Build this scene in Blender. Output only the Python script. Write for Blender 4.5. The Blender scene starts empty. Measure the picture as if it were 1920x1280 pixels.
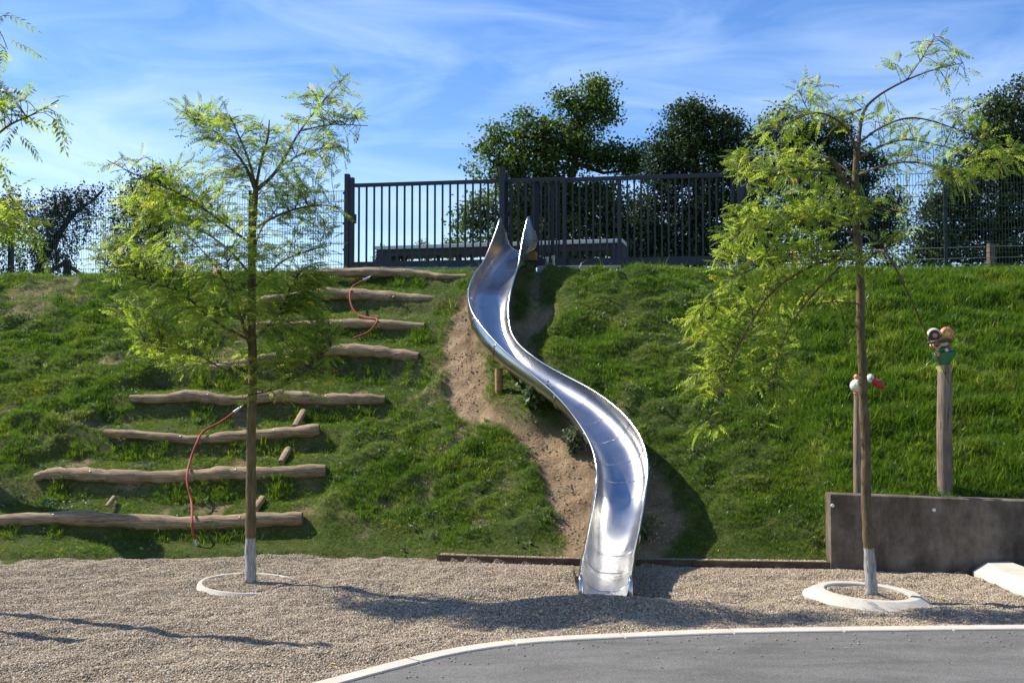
import bpy, math, random
import numpy as np
from mathutils import Vector, Matrix

random.seed(7)
rng = np.random.default_rng(7)
sc = bpy.context.scene
COL = sc.collection
R = math.radians

# ------------------------------------------------------------------ camera
EYE = Vector((0.0, 0.0, 2.2))
FOC = 2100.0                      # focal length in photograph pixels (1920 wide)
PITCH = math.atan(80 / FOC)
cd = bpy.data.cameras.new('camera')
cd.lens = FOC / 1920 * 36
cd.sensor_width = 36
cd.clip_start = 0.05
cd.clip_end = 2000
cam = bpy.data.objects.new('camera', cd)
cam.location = EYE
cam.rotation_euler = (R(90) + PITCH, 0, 0)
COL.objects.link(cam)
sc.camera = cam

# ------------------------------------------------------------------ sky, sun, exposure
SUN = Vector((-0.925, 0.38, 1.035)).normalized()      # towards the sun
SUN_EL = math.asin(SUN.z)
SUN_AZ = math.atan2(SUN.x, SUN.y)                     # clockwise from +Y
w = bpy.data.worlds.new('World')
sc.world = w
w.use_nodes = True
nt = w.node_tree
nt.nodes.clear()
def N(tree, typ, **kw):
    n = tree.nodes.new(typ)
    for k, v in kw.items():
        if k.startswith('i_'):
            key = k[2:]
            n.inputs[int(key) if key.isdigit() else key.replace('_', ' ')].default_value = v
        else:
            setattr(n, k, v)
    return n
L = nt.links.new
sky = N(nt, 'ShaderNodeTexSky', sky_type='NISHITA', sun_disc=False, sun_elevation=SUN_EL, sun_rotation=SUN_AZ,
        altitude=200, air_density=1.0, dust_density=0.25, ozone_density=2.5)
hs = N(nt, 'ShaderNodeHueSaturation', i_Saturation=1.28, i_Hue=0.512, i_Value=1.0)
L(sky.outputs[0], hs.inputs['Color'])
tc = N(nt, 'ShaderNodeTexCoord')
mp = N(nt, 'ShaderNodeMapping')
mp.inputs['Rotation'].default_value = (0, R(6), R(-12))
mp.inputs['Scale'].default_value = (1.6, 1.6, 6.5)
L(tc.outputs['Generated'], mp.inputs[0])
n1 = N(nt, 'ShaderNodeTexNoise', i_Scale=3.1, i_Detail=9.0, i_Roughness=0.56, i_Distortion=0.9)
L(mp.outputs[0], n1.inputs[0])
n2 = N(nt, 'ShaderNodeTexNoise', i_Scale=1.1, i_Detail=3.0)
L(mp.outputs[0], n2.inputs[0])
mul = N(nt, 'ShaderNodeMath', operation='MULTIPLY')
L(n1.outputs[0], mul.inputs[0]); L(n2.outputs[0], mul.inputs[1])
rp = N(nt, 'ShaderNodeMapRange', i_1=0.20, i_2=0.42, i_3=0.0, i_4=0.36)
L(mul.outputs[0], rp.inputs[0])
mx = N(nt, 'ShaderNodeMixRGB', i_Color2=(6.4, 7.6, 9.0, 1))
L(rp.outputs[0], mx.inputs[0]); L(hs.outputs[0], mx.inputs[1])
bg = N(nt, 'ShaderNodeBackground', i_Strength=0.116)
L(mx.outputs[0], bg.inputs[0])
wo = N(nt, 'ShaderNodeOutputWorld')
L(bg.outputs[0], wo.inputs[0])

sl = bpy.data.lights.new('sun', 'SUN')
sl.energy = 4.9
sl.angle = R(0.5)
sl.color = (1.0, 0.94, 0.84)
so = bpy.data.objects.new('sun', sl)
so.rotation_euler = SUN.to_track_quat('Z', 'Y').to_euler()
so.location = (-20, 10, 25)
COL.objects.link(so)

sc.view_settings.view_transform = 'Standard'
sc.view_settings.look = 'None'
sc.view_settings.gamma = 1.0
sc.view_settings.exposure = 0.68
sc.view_settings.use_curve_mapping = False
sc.render.engine = 'CYCLES'
sc.cycles.max_bounces = 8
sc.cycles.transparent_max_bounces = 8
sc.cycles.use_denoising = True
sc.cycles.caustics_reflective = False
sc.cycles.blur_glossy = 1.0

# ------------------------------------------------------------------ helpers: projection
cp, sp_ = math.cos(PITCH), math.sin(PITCH)
def ray(px, py):
    """unit-depth ray: x, y=1, z for a photograph pixel"""
    a = (px - 960) / FOC; b = (640 - py) / FOC
    y = cp - b * sp_; z = sp_ + b * cp
    return a / y, z / y
def at(px, py, Y):
    a, b = ray(px, py)
    return Vector((a * Y, Y, EYE.z + b * Y))
def onz(px, py, z):
    a, b = ray(px, py)
    Y = (z - EYE.z) / b
    return Vector((a * Y, Y, z))
def proj(x, y, z):
    zz = z - EYE.z
    f = y * cp + zz * sp_; u = zz * cp - y * sp_
    return 960 + FOC * x / f, 640 - FOC * u / f

# ------------------------------------------------------------------ helpers: noise
_lat = np.random.default_rng(3).random((256, 256))
def vn(x, y):
    xi = np.floor(x).astype(int); yi = np.floor(y).astype(int)
    fx = x - xi; fy = y - yi
    fx = fx * fx * fx * (fx * (fx * 6 - 15) + 10); fy = fy * fy * fy * (fy * (fy * 6 - 15) + 10)
    g = lambda a, b: _lat[a & 255, b & 255]
    return (g(xi, yi) * (1 - fx) + g(xi + 1, yi) * fx) * (1 - fy) + (g(xi, yi + 1) * (1 - fx) + g(xi + 1, yi + 1) * fx) * fy
def fbm(x, y, o=4):
    s = 0; a = 1; t = 0
    for k in range(o):
        s = s + a * vn(x * 2 ** k + 17.3 * k, y * 2 ** k + 9.1 * k); t += a; a *= 0.5
    return s / t - 0.5
def sst(x, a, b):
    t = np.clip((x - a) / (b - a), 0, 1)
    return t * t * (3 - 2 * t)
def softp(t, k):
    return k * np.logaddexp(0, t / k)

# ------------------------------------------------------------------ helpers: meshes and objects
ORG = {}
def tag(o, label=None, cat=None, group=None, kind=None):
    if label: o['label'] = label
    if cat: o['category'] = cat
    if group: o['group'] = group
    if kind: o['kind'] = kind
    return o
def root(name, loc, label, cat, group=None, kind=None):
    o = bpy.data.objects.new(name, None)
    o.empty_display_size = 0.2
    o.location = loc
    COL.objects.link(o)
    ORG[o.name] = Vector(loc)
    return tag(o, label, cat, group, kind)
def link(name, me, parent=None, mat=None):
    o = bpy.data.objects.new(name, me)
    COL.objects.link(o)
    if mat is not None and len(me.materials) == 0: me.materials.append(mat)
    if parent is not None:
        o.parent = parent
        ORG[o.name] = ORG[parent.name]
    return o
def npmesh(name, V, F, smooth=False, attrs=None):
    """V (n,3); F (m,k) with one k"""
    V = np.asarray(V, dtype=np.float32); F = np.asarray(F, dtype=np.int32)
    me = bpy.data.meshes.new(name)
    me.vertices.add(len(V)); me.vertices.foreach_set('co', V.ravel())
    m, k = F.shape
    me.loops.add(m * k); me.loops.foreach_set('vertex_index', F.ravel())
    me.polygons.add(m)
    me.polygons.foreach_set('loop_start', np.arange(0, m * k, k, dtype=np.int32))
    if smooth: me.polygons.foreach_set('use_smooth', np.ones(m, dtype=bool))
    for an, av in (attrs or {}).items():
        at_ = me.attributes.new(an, 'FLOAT', 'POINT')
        at_.data.foreach_set('value', np.asarray(av, dtype=np.float32))
    me.update(calc_edges=True)
    return me
class MB:
    def __init__(s): s.V = []; s.F = []
    def box(s, c, size, rot=None, taper=1.0):
        i = len(s.V); hx, hy, hz = size[0] / 2, size[1] / 2, size[2] / 2
        for z in (-1, 1):
            k = taper if z > 0 else 1
            for x, y in ((-1, -1), (1, -1), (1, 1), (-1, 1)):
                p = Vector((x * hx * k, y * hy * k, z * hz))
                if rot is not None: p = rot @ p
                s.V.append(tuple(p + Vector(c)))
        s.F += [(i, i + 3, i + 2, i + 1), (i + 4, i + 5, i + 6, i + 7)]
        for a in range(4):
            b = (a + 1) % 4
            s.F.append((i + a, i + b, i + 4 + b, i + 4 + a))
        return s
    def bar(s, p0, p1, wx, wy=None):
        p0 = Vector(p0); p1 = Vector(p1); d = p1 - p0
        return s.box((p0 + p1) / 2, (wx, wy or wx, d.length), d.to_track_quat('Z', 'Y').to_matrix())
    def tube(s, P, rad, n=8, caps=True, jit=0.0, seed=0):
        P = [Vector(p) for p in P]
        if not hasattr(rad, '__len__'): rad = [rad] * len(P)
        rr = random.Random(seed)
        i0 = len(s.V); ref = None
        lob = [1 + jit * rr.uniform(-1, 1) for _ in range(n)]
        for k, p in enumerate(P):
            d = (P[min(k + 1, len(P) - 1)] - P[max(k - 1, 0)]).normalized()
            if ref is None:
                ref = d.orthogonal().normalized()
            a = (ref - d * ref.dot(d)).normalized(); b = d.cross(a); ref = a
            for j in range(n):
                t = 2 * math.pi * j / n
                r = rad[k] * lob[j] * (1 + jit * 0.6 * rr.uniform(-1, 1))
                s.V.append(tuple(p + a * (r * math.cos(t)) + b * (r * math.sin(t))))
        for k in range(len(P) - 1):
            for j in range(n):
                q = (j + 1) % n; A = i0 + k * n
                s.F.append((A + j, A + q, A + n + q, A + n + j))
        if caps:
            s.F.append(tuple(i0 + j for j in range(n))[::-1])
            A = i0 + (len(P) - 1) * n
            s.F.append(tuple(A + j for j in range(n)))
        return s
    def lathe(s, c, prof, n=16, axis=(0, 0, 1)):
        """prof: (radius, height) list"""
        M = Vector(axis).to_track_quat('Z', 'Y').to_matrix(); i0 = len(s.V)
        for r, h in prof:
            for j in range(n):
                t = 2 * math.pi * j / n
                s.V.append(tuple(Vector(c) + M @ Vector((r * math.cos(t), r * math.sin(t), h))))
        for k in range(len(prof) - 1):
            for j in range(n):
                q = (j + 1) % n; A = i0 + k * n
                s.F.append((A + j, A + q, A + n + q, A + n + j))
        s.F.append(tuple(i0 + j for j in range(n))[::-1])
        A = i0 + (len(prof) - 1) * n
        s.F.append(tuple(A + j for j in range(n)))
        return s
    def ball(s, c, rx, ry=None, rz=None, n=14, rot=None):
        ry = ry or rx; rz = rz or rx; i0 = len(s.V); m = n // 2
        for k in range(1, m):
            ph = math.pi * k / m
            for j in range(n):
                t = 2 * math.pi * j / n
                p = Vector((rx * math.sin(ph) * math.cos(t), ry * math.sin(ph) * math.sin(t), rz * math.cos(ph)))
                if rot is not None: p = rot @ p
                s.V.append(tuple(Vector(c) + p))
        for z in (rz, -rz):
            p = Vector((0, 0, z))
            if rot is not None: p = rot @ p
            s.V.append(tuple(Vector(c) + p))
        T = i0 + (m - 1) * n
        for j in range(n):
            q = (j + 1) % n
            s.F.append((T, i0 + j, i0 + q)); s.F.append((T + 1, i0 + (m - 2) * n + q, i0 + (m - 2) * n + j))
            for k in range(m - 2):
                A = i0 + k * n
                s.F.append((A + j, A + n + j, A + n + q, A + q))
        return s
    def build(s, name, mat, parent=None, smooth=False, bevel=0.0, kind=None, label=None):
        o0 = ORG[parent.name] if parent is not None else Vector((0, 0, 0))
        me = bpy.data.meshes.new(name)
        me.from_pydata([(v[0] - o0.x, v[1] - o0.y, v[2] - o0.z) for v in s.V], [], s.F)
        if smooth:
            me.polygons.foreach_set('use_smooth', [True] * len(me.polygons))
        me.update()
        ob = link(name, me, parent, mat)
        if smooth == 'auto':
            try:
                me.set_sharp_from_angle(angle=R(40))
            except Exception: pass
        if bevel > 0:
            b = ob.modifiers.new('bevel', 'BEVEL'); b.width = bevel; b.segments = 2; b.limit_method = 'ANGLE'
        if kind: ob['kind'] = kind
        if label: ob['label'] = label
        return ob
def spline(P, n):
    """Catmull-Rom through points (any dimension), n samples per span"""
    P = [np.array(p, dtype=float) for p in P]
    out = []
    for i in range(len(P) - 1):
        p0 = P[i - 1] if i > 0 else 2 * P[0] - P[1]
        p1, p2 = P[i], P[i + 1]
        p3 = P[i + 2] if i + 2 < len(P) else 2 * P[-1] - P[-2]
        for k in range(n):
            t = k / n
            out.append(0.5 * (2 * p1 + (p2 - p0) * t + (2 * p0 - 5 * p1 + 4 * p2 - p3) * t * t + (3 * p1 - p0 - 3 * p2 + p3) * t ** 3))
    out.append(P[-1])
    return out

# ------------------------------------------------------------------ helpers: materials
def mat_new(name):
    m = bpy.data.materials.new(name)
    m.use_nodes = True
    t = m.node_tree
    b = t.nodes['Principled BSDF']
    return m, t, b
def coords(t, scale=(1, 1, 1), kind='Object'):
    c = N(t, 'ShaderNodeTexCoord'); m = N(t, 'ShaderNodeMapping')
    m.inputs['Scale'].default_value = scale
    t.links.new(c.outputs[kind], m.inputs[0])
    return m.outputs[0]
def noise(t, vec, scale, detail=4, rough=0.55, dist=0.0):
    n = N(t, 'ShaderNodeTexNoise', i_Scale=scale, i_Detail=detail, i_Roughness=rough, i_Distortion=dist)
    t.links.new(vec, n.inputs[0])
    return n.outputs[0]
def ramp(t, fac, stops):
    r = N(t, 'ShaderNodeValToRGB')
    e = r.color_ramp.elements
    while len(e) < len(stops): e.new(0.5)
    for k, (p, c) in enumerate(stops):
        e[k].position = p; e[k].color = (*c, 1) if len(c) == 3 else c
    t.links.new(fac, r.inputs[0])
    return r.outputs[0]
def mixc(t, fac, a, b, mode='MIX'):
    m = N(t, 'ShaderNodeMixRGB', blend_type=mode)
    for k, v in ((0, fac), (1, a), (2, b)):
        if isinstance(v, bpy.types.NodeSocket): t.links.new(v, m.inputs[k])
        elif k == 0: m.inputs[0].default_value = v
        else: m.inputs[k].default_value = (*v, 1)
    return m.outputs[0]
def bump(t, b, h, strength=0.5, dist=0.02):
    n = N(t, 'ShaderNodeBump', i_Strength=strength, i_Distance=dist)
    t.links.new(h, n.inputs['Height']); t.links.new(n.outputs[0], b.inputs['Normal'])
def simple(name, col, rough=0.6, metal=0.0, var=0.15, scale=12, bmp=0.15, stretch=(1, 1, 1)):
    m, t, b = mat_new(name)
    v = coords(t, stretch)
    n = noise(t, v, scale, 5)
    lo = tuple(c * (1 - var) for c in col); hi = tuple(min(1, c * (1 + var)) for c in col)
    t.links.new(ramp(t, n, [(0.3, lo), (0.7, hi)]), b.inputs['Base Color'])
    b.inputs['Roughness'].default_value = rough; b.inputs['Metallic'].default_value = metal
    if bmp: bump(t, b, n, bmp, 0.01)
    return m
def leaf_mat(name, cols, trans=0.45, tcols=None, rough=0.5, spec=0.25):
    """cols: ramp stops over the leaf's own tone value"""
    m, t, b = mat_new(name)
    a = N(t, 'ShaderNodeAttribute', attribute_name='tone')
    c = ramp(t, a.outputs['Fac'], cols)
    t.links.new(c, b.inputs['Base Color'])
    b.inputs['Roughness'].default_value = rough
    b.inputs['Specular IOR Level'].default_value = spec
    tr = N(t, 'ShaderNodeBsdfTranslucent')
    t.links.new(ramp(t, a.outputs['Fac'], tcols or cols), tr.inputs[0])
    ms = N(t, 'ShaderNodeMixShader', i_0=trans)
    t.links.new(b.outputs[0], ms.inputs[1]); t.links.new(tr.outputs[0], ms.inputs[2])
    t.links.new(ms.outputs[0], t.nodes['Material Output'].inputs[0])
    return m

# ---- the materials
def m_soil():
    m, t, b = mat_new('bank_soil')
    v = coords(t)
    a = N(t, 'ShaderNodeAttribute', attribute_name='dirt')
    d = ramp(t, noise(t, v, 3.0, 8, 0.65), [(0.25, (0.20, 0.135, 0.08)), (0.5, (0.38, 0.27, 0.165)), (0.75, (0.54, 0.40, 0.255))])
    d = mixc(t, 0.55, d, ramp(t, noise(t, v, 45, 3, 0.7), [(0.3, (0.35, 0.33, 0.3)), (0.7, (1.0, 0.97, 0.92))]), 'MULTIPLY')
    g = ramp(t, noise(t, v, 9, 5), [(0.3, (0.045, 0.070, 0.014)), (0.7, (0.10, 0.115, 0.032))])
    t.links.new(mixc(t, a.outputs['Fac'], g, d), b.inputs['Base Color'])
    b.inputs['Roughness'].default_value = 0.95; b.inputs['Specular IOR Level'].default_value = 0.1
    bump(t, b, noise(t, v, 22, 8, 0.7), 0.9, 0.05)
    return m
def m_gravel():
    m, t, b = mat_new('gravel')
    v = coords(t)
    vo = N(t, 'ShaderNodeTexVoronoi', i_Scale=55.0); t.links.new(v, vo.inputs[0])
    c = ramp(t, vo.outputs['Color'], [(0.1, (0.16, 0.13, 0.10)), (0.4, (0.28, 0.22, 0.16)), (0.7, (0.36, 0.30, 0.22)), (0.95, (0.46, 0.42, 0.36))])
    c = mixc(t, 0.5, c, ramp(t, noise(t, v, 1.2, 4), [(0.3, (0.75, 0.72, 0.68)), (0.7, (1, 1, 1))]), 'MULTIPLY')
    t.links.new(c, b.inputs['Base Color'])
    b.inputs['Roughness'].default_value = 0.9
    bump(t, b, vo.outputs['Distance'], 1.0, 0.02)
    b.inputs['Specular IOR Level'].default_value = 0.2
    return m
def m_pebble():
    m, t, b = mat_new('pebble')
    oi = N(t, 'ShaderNodeObjectInfo')
    c = ramp(t, oi.outputs['Random'], [(0.0, (0.12, 0.09, 0.065)), (0.2, (0.24, 0.178, 0.118)), (0.45, (0.35, 0.268, 0.178)), (0.65, (0.41, 0.318, 0.205)), (0.85, (0.45, 0.378, 0.275)), (1.0, (0.60, 0.54, 0.45))])
    t.links.new(c, b.inputs['Base Color'])
    b.inputs['Roughness'].default_value = 0.8
    b.inputs['Specular IOR Level'].default_value = 0.25
    return m
def m_grass():
    m, t, b = mat_new('grass_blades')
    oi = N(t, 'ShaderNodeObjectInfo')
    ge = N(t, 'ShaderNodeNewGeometry')
    n = noise(t, ge.outputs['Position'], 1.3, 5, 0.6)
    base = ramp(t, n, [(0.3, (0.058, 0.122, 0.016)), (0.5, (0.095, 0.170, 0.022)), (0.70, (0.160, 0.205, 0.040))])
    var = ramp(t, oi.outputs['Random'], [(0.0, (0.70, 0.78, 0.7)), (0.5, (1, 1, 1)), (0.9, (1.35, 1.25, 1.1)), (0.93, (1.9, 1.35, 1.6)), (1.0, (2.6, 1.8, 2.4))])
    c = mixc(t, 1.0, base, var, 'MULTIPLY')
    t.links.new(c, b.inputs['Base Color'])
    b.inputs['Roughness'].default_value = 0.34
    b.inputs['Specular IOR Level'].default_value = 0.5
    tr = N(t, 'ShaderNodeBsdfTranslucent')
    t.links.new(mixc(t, 1.0, c, (1.6, 1.7, 0.7), 'MULTIPLY'), tr.inputs[0])
    ms = N(t, 'ShaderNodeMixShader', i_0=0.42)
    t.links.new(b.outputs[0], ms.inputs[1]); t.links.new(tr.outputs[0], ms.inputs[2])
    t.links.new(ms.outputs[0], t.nodes['Material Output'].inputs[0])
    return m
def m_asphalt():
    m, t, b = mat_new('asphalt')
    v = coords(t)
    big = ramp(t, noise(t, coords(t, (0.55, 1.5, 1)), 1.6, 8, 0.68, 0.5), [(0.30, (0.080, 0.076, 0.070)), (0.5, (0.125, 0.119, 0.110)), (0.70, (0.165, 0.158, 0.147))])
    fine = ramp(t, noise(t, v, 130, 3, 0.8), [(0.35, (0.30, 0.30, 0.31)), (0.5, (0.95, 0.95, 0.95)), (0.68, (1.9, 1.88, 1.8))])
    c = mixc(t, 1.0, big, fine, 'MULTIPLY')
    sp = ramp(t, noise(t, v, 38, 2, 0.5), [(0.76, (1, 1, 1)), (0.80, (0.5, 0.48, 0.45))])
    t.links.new(mixc(t, 1.0, c, sp, 'MULTIPLY'), b.inputs['Base Color'])
    b.inputs['Roughness'].default_value = 0.85
    bump(t, b, noise(t, v, 150, 3, 0.8), 0.6, 0.006)
    return m
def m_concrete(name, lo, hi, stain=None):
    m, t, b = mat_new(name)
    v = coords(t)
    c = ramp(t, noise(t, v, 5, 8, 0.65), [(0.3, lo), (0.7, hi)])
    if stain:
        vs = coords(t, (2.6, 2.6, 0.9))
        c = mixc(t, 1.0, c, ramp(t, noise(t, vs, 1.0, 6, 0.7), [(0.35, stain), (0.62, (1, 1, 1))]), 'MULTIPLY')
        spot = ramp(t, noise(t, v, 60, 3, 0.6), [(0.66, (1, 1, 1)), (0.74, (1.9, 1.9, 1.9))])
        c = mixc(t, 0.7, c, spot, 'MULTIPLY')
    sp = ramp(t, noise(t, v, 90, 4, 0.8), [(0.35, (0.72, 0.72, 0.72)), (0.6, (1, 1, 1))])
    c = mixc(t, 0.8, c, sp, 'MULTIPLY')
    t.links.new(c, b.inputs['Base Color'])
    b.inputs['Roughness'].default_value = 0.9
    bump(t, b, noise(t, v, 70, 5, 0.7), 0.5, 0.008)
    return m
def m_wood(name, lo, mid, hi, stretch=(0.6, 9, 9), rough=0.8):
    m, t, b = mat_new(name)
    v = coords(t, stretch)
    n = noise(t, v, 5, 8, 0.62, 0.6)
    c = ramp(t, n, [(0.28, lo), (0.5, mid), (0.74, hi)])
    p = ramp(t, noise(t, coords(t), 2.5, 5), [(0.35, (0.62, 0.60, 0.58)), (0.65, (1.08, 1.05, 1.0))])
    c = mixc(t, 0.8, c, p, 'MULTIPLY')
    cr = ramp(t, noise(t, coords(t, (stretch[0] * 0.6, stretch[1] * 2.5, stretch[2] * 2.5)), 4, 3, 0.5, 0.4), [(0.33, (0.22, 0.19, 0.16)), (0.40, (1, 1, 1))])
    c = mixc(t, 0.85, c, cr, 'MULTIPLY')
    t.links.new(c, b.inputs['Base Color'])
    b.inputs['Roughness'].default_value = rough
    b.inputs['Specular IOR Level'].default_value = 0.25
    bump(t, b, n, 0.6, 0.02)
    return m
def m_bark(name, lo, hi, white_to=None, white=(0.37, 0.36, 0.335)):
    m, t, b = mat_new(name)
    v = coords(t, (16, 16, 2.2))
    n = noise(t, v, 3.2, 8, 0.65, 0.4)
    c = ramp(t, n, [(0.3, lo), (0.7, hi)])
    c = mixc(t, 0.6, c, ramp(t, noise(t, coords(t), 7, 4), [(0.35, (0.6, 0.66, 0.45)), (0.65, (1.1, 1.05, 1.0))]), 'MULTIPLY')
    if white_to:
        g = N(t, 'ShaderNodeTexCoord'); s = N(t, 'ShaderNodeSeparateXYZ'); t.links.new(g.outputs['Object'], s.inputs[0])
        j = N(t, 'ShaderNodeMath', operation='MULTIPLY_ADD', i_1=0.10); t.links.new(n, j.inputs[0]); t.links.new(s.outputs[2], j.inputs[2])
        r = N(t, 'ShaderNodeMapRange', i_1=white_to + 0.045, i_2=white_to + 0.055, i_3=1.0, i_4=0.0); t.links.new(j.outputs[0], r.inputs[0])
        wc = ramp(t, n, [(0.36, tuple(x * 0.36 for x in white)), (0.52, white)])
        c = mixc(t, r.outputs[0], c, wc)
    t.links.new(c, b.inputs['Base Color'])
    b.inputs['Roughness'].default_value = 0.9
    b.inputs['Specular IOR Level'].default_value = 0.2
    bump(t, b, n, 0.7, 0.015)
    return m
def m_steel():
    m, t, b = mat_new('stainless_steel')
    ua = N(t, 'ShaderNodeAttribute', attribute_name='across'); va = N(t, 'ShaderNodeAttribute', attribute_name='along')
    def uv(su, sv):
        c = N(t, 'ShaderNodeCombineXYZ')
        for k, (a, f) in enumerate(((ua, su), (va, sv))):
            q = N(t, 'ShaderNodeMath', operation='MULTIPLY', i_1=f); t.links.new(a.outputs['Fac'], q.inputs[0]); t.links.new(q.outputs[0], c.inputs[k])
        return c.outputs[0]
    n = noise(t, coords(t), 3.5, 6, 0.6)
    scr = noise(t, uv(22, 0.7), 4, 5, 0.7)
    wear = noise(t, uv(2.2, 0.9), 2, 5, 0.6)
    c = ramp(t, n, [(0.3, (0.48, 0.475, 0.465)), (0.7, (0.57, 0.565, 0.55))])
    c = mixc(t, 0.14, c, ramp(t, wear, [(0.38, (0.70, 0.67, 0.62)), (0.58, (1, 1, 1))]), 'MULTIPLY')
    t.links.new(c, b.inputs['Base Color'])
    b.inputs['Metallic'].default_value = 1.0
    r = N(t, 'ShaderNodeMapRange', i_1=0.3, i_2=0.7, i_3=0.23, i_4=0.265); t.links.new(n, r.inputs[0])
    r2 = N(t, 'ShaderNodeMapRange', i_1=0.35, i_2=0.7, i_3=-0.006, i_4=0.014); t.links.new(scr, r2.inputs[0])
    ad = N(t, 'ShaderNodeMath', operation='ADD'); t.links.new(r.outputs[0], ad.inputs[0]); t.links.new(r2.outputs[0], ad.inputs[1])
    wn = N(t, 'ShaderNodeAttribute', attribute_name='worn')
    m3 = N(t, 'ShaderNodeMath', operation='MULTIPLY_ADD', i_1=0.2); t.links.new(wn.outputs['Fac'], m3.inputs[0]); t.links.new(ad.outputs[0], m3.inputs[2])
    t.links.new(m3.outputs[0], b.inputs['Roughness'])
    return m
M = {}
M['soil'] = m_soil(); M['gravel'] = m_gravel(); M['pebble'] = m_pebble(); M['grass'] = m_grass(); M['asphalt'] = m_asphalt()
M['kerb'] = m_concrete('pale_concrete', (0.50, 0.45, 0.36), (0.63, 0.58, 0.485))
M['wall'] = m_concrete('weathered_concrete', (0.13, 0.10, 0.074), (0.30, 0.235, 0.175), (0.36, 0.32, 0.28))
M['kerb_grey'] = m_concrete('grey_kerb_concrete', (0.32, 0.31, 0.29), (0.46, 0.45, 0.42))
M['log'] = m_wood('bleached_log', (0.13, 0.085, 0.05), (0.34, 0.24, 0.145), (0.52, 0.40, 0.265))
M['logend'] = m_wood('log_end_grain', (0.10, 0.07, 0.045), (0.22, 0.16, 0.10), (0.36, 0.28, 0.19), (6, 6, 6))
M['post'] = m_wood('round_post', (0.13, 0.095, 0.07), (0.26, 0.195, 0.15), (0.36, 0.29, 0.23), (9, 9, 0.5))
M['board'] = m_wood('edging_timber', (0.05, 0.035, 0.025), (0.11, 0.075, 0.05), (0.17, 0.12, 0.08))
M['tan'] = m_wood('tan_timber', (0.22, 0.13, 0.05), (0.40, 0.25, 0.11), (0.50, 0.34, 0.17))
M['dirt_dark'] = simple('dark_earth', (0.05, 0.036, 0.025), 1.0)
M['gate'] = simple('anthracite_paint', (0.020, 0.021, 0.030), 0.5, 0.0, 0.12, 8, 0.03)
M['fence'] = simple('dark_green_wire', (0.018, 0.04, 0.034), 0.5, 0.0, 0.1, 8, 0)
M['steel'] = m_steel()
M['galv'] = simple('galvanised_metal', (0.42, 0.43, 0.44), 0.45, 0.9, 0.15, 20, 0.05)
M['rope'] = simple('red_rope', (0.30, 0.040, 0.03), 0.8, 0.0, 0.3, 70, 0.5)
M['white'] = simple('white_paint', (0.74, 0.74, 0.70), 0.6, 0.0, 0.1, 15, 0.1)
M['slab'] = simple('pale_table_top', (0.80, 0.80, 0.79), 0.5, 0.0, 0.05, 6, 0.05)
M['dark'] = simple('dark_grey_board', (0.055, 0.052, 0.06), 0.7, 0.0, 0.2, 8, 0.05)
M['bark_l'] = m_bark('bark_brown', (0.075, 0.056, 0.028), (0.22, 0.165, 0.085), 0.50)
M['bark_r'] = m_bark('bark_tan', (0.075, 0.050, 0.026), (0.22, 0.16, 0.095), 0.50)
M['bark_d'] = m_bark('bark_dark', (0.025, 0.02, 0.015), (0.075, 0.06, 0.045))
M['twig'] = simple('twig_bark', (0.045, 0.035, 0.022), 0.8, 0, 0.3, 30, 0.2)
LC = [(0.0, (0.10, 0.15, 0.018)), (0.35, (0.155, 0.225, 0.027)), (0.7, (0.235, 0.285, 0.040)), (0.93, (0.33, 0.33, 0.045)), (0.97, (0.42, 0.32, 0.03)), (1.0, (0.45, 0.20, 0.03))]
LT = [(0.0, (0.22, 0.34, 0.025)), (0.35, (0.36, 0.50, 0.045)), (0.7, (0.51, 0.62, 0.07)), (0.93, (0.66, 0.65, 0.08)), (0.97, (0.65, 0.48, 0.05)), (1.0, (0.6, 0.26, 0.04))]
M['leaf'] = leaf_mat('pinnate_leaf', LC, 0.6, LT, 0.45, 0.3)
M['oak'] = leaf_mat('broad_leaf', [(0, (0.025, 0.055, 0.010)), (0.5, (0.055, 0.095, 0.017)), (1, (0.11, 0.145, 0.032))], 0.4,
                    [(0, (0.05, 0.11, 0.012)), (0.5, (0.13, 0.22, 0.025)), (1, (0.25, 0.33, 0.04))], 0.45, 0.35)
M['bush'] = leaf_mat('dark_leaf', [(0, (0.018, 0.038, 0.010)), (0.5, (0.042, 0.074, 0.019)), (1, (0.085, 0.125, 0.038))], 0.3, None, 0.5, 0.3)
M['birch'] = leaf_mat('hanging_leaf', [(0, (0.016, 0.030, 0.012)), (0.5, (0.032, 0.05, 0.020)), (1, (0.065, 0.085, 0.032))], 0.25, None, 0.5, 0.3)
M['weed'] = leaf_mat('weed_leaf', [(0, (0.06, 0.11, 0.04)), (0.5, (0.12, 0.18, 0.07)), (1, (0.22, 0.27, 0.13))], 0.4, None, 0.5, 0.3)

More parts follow.
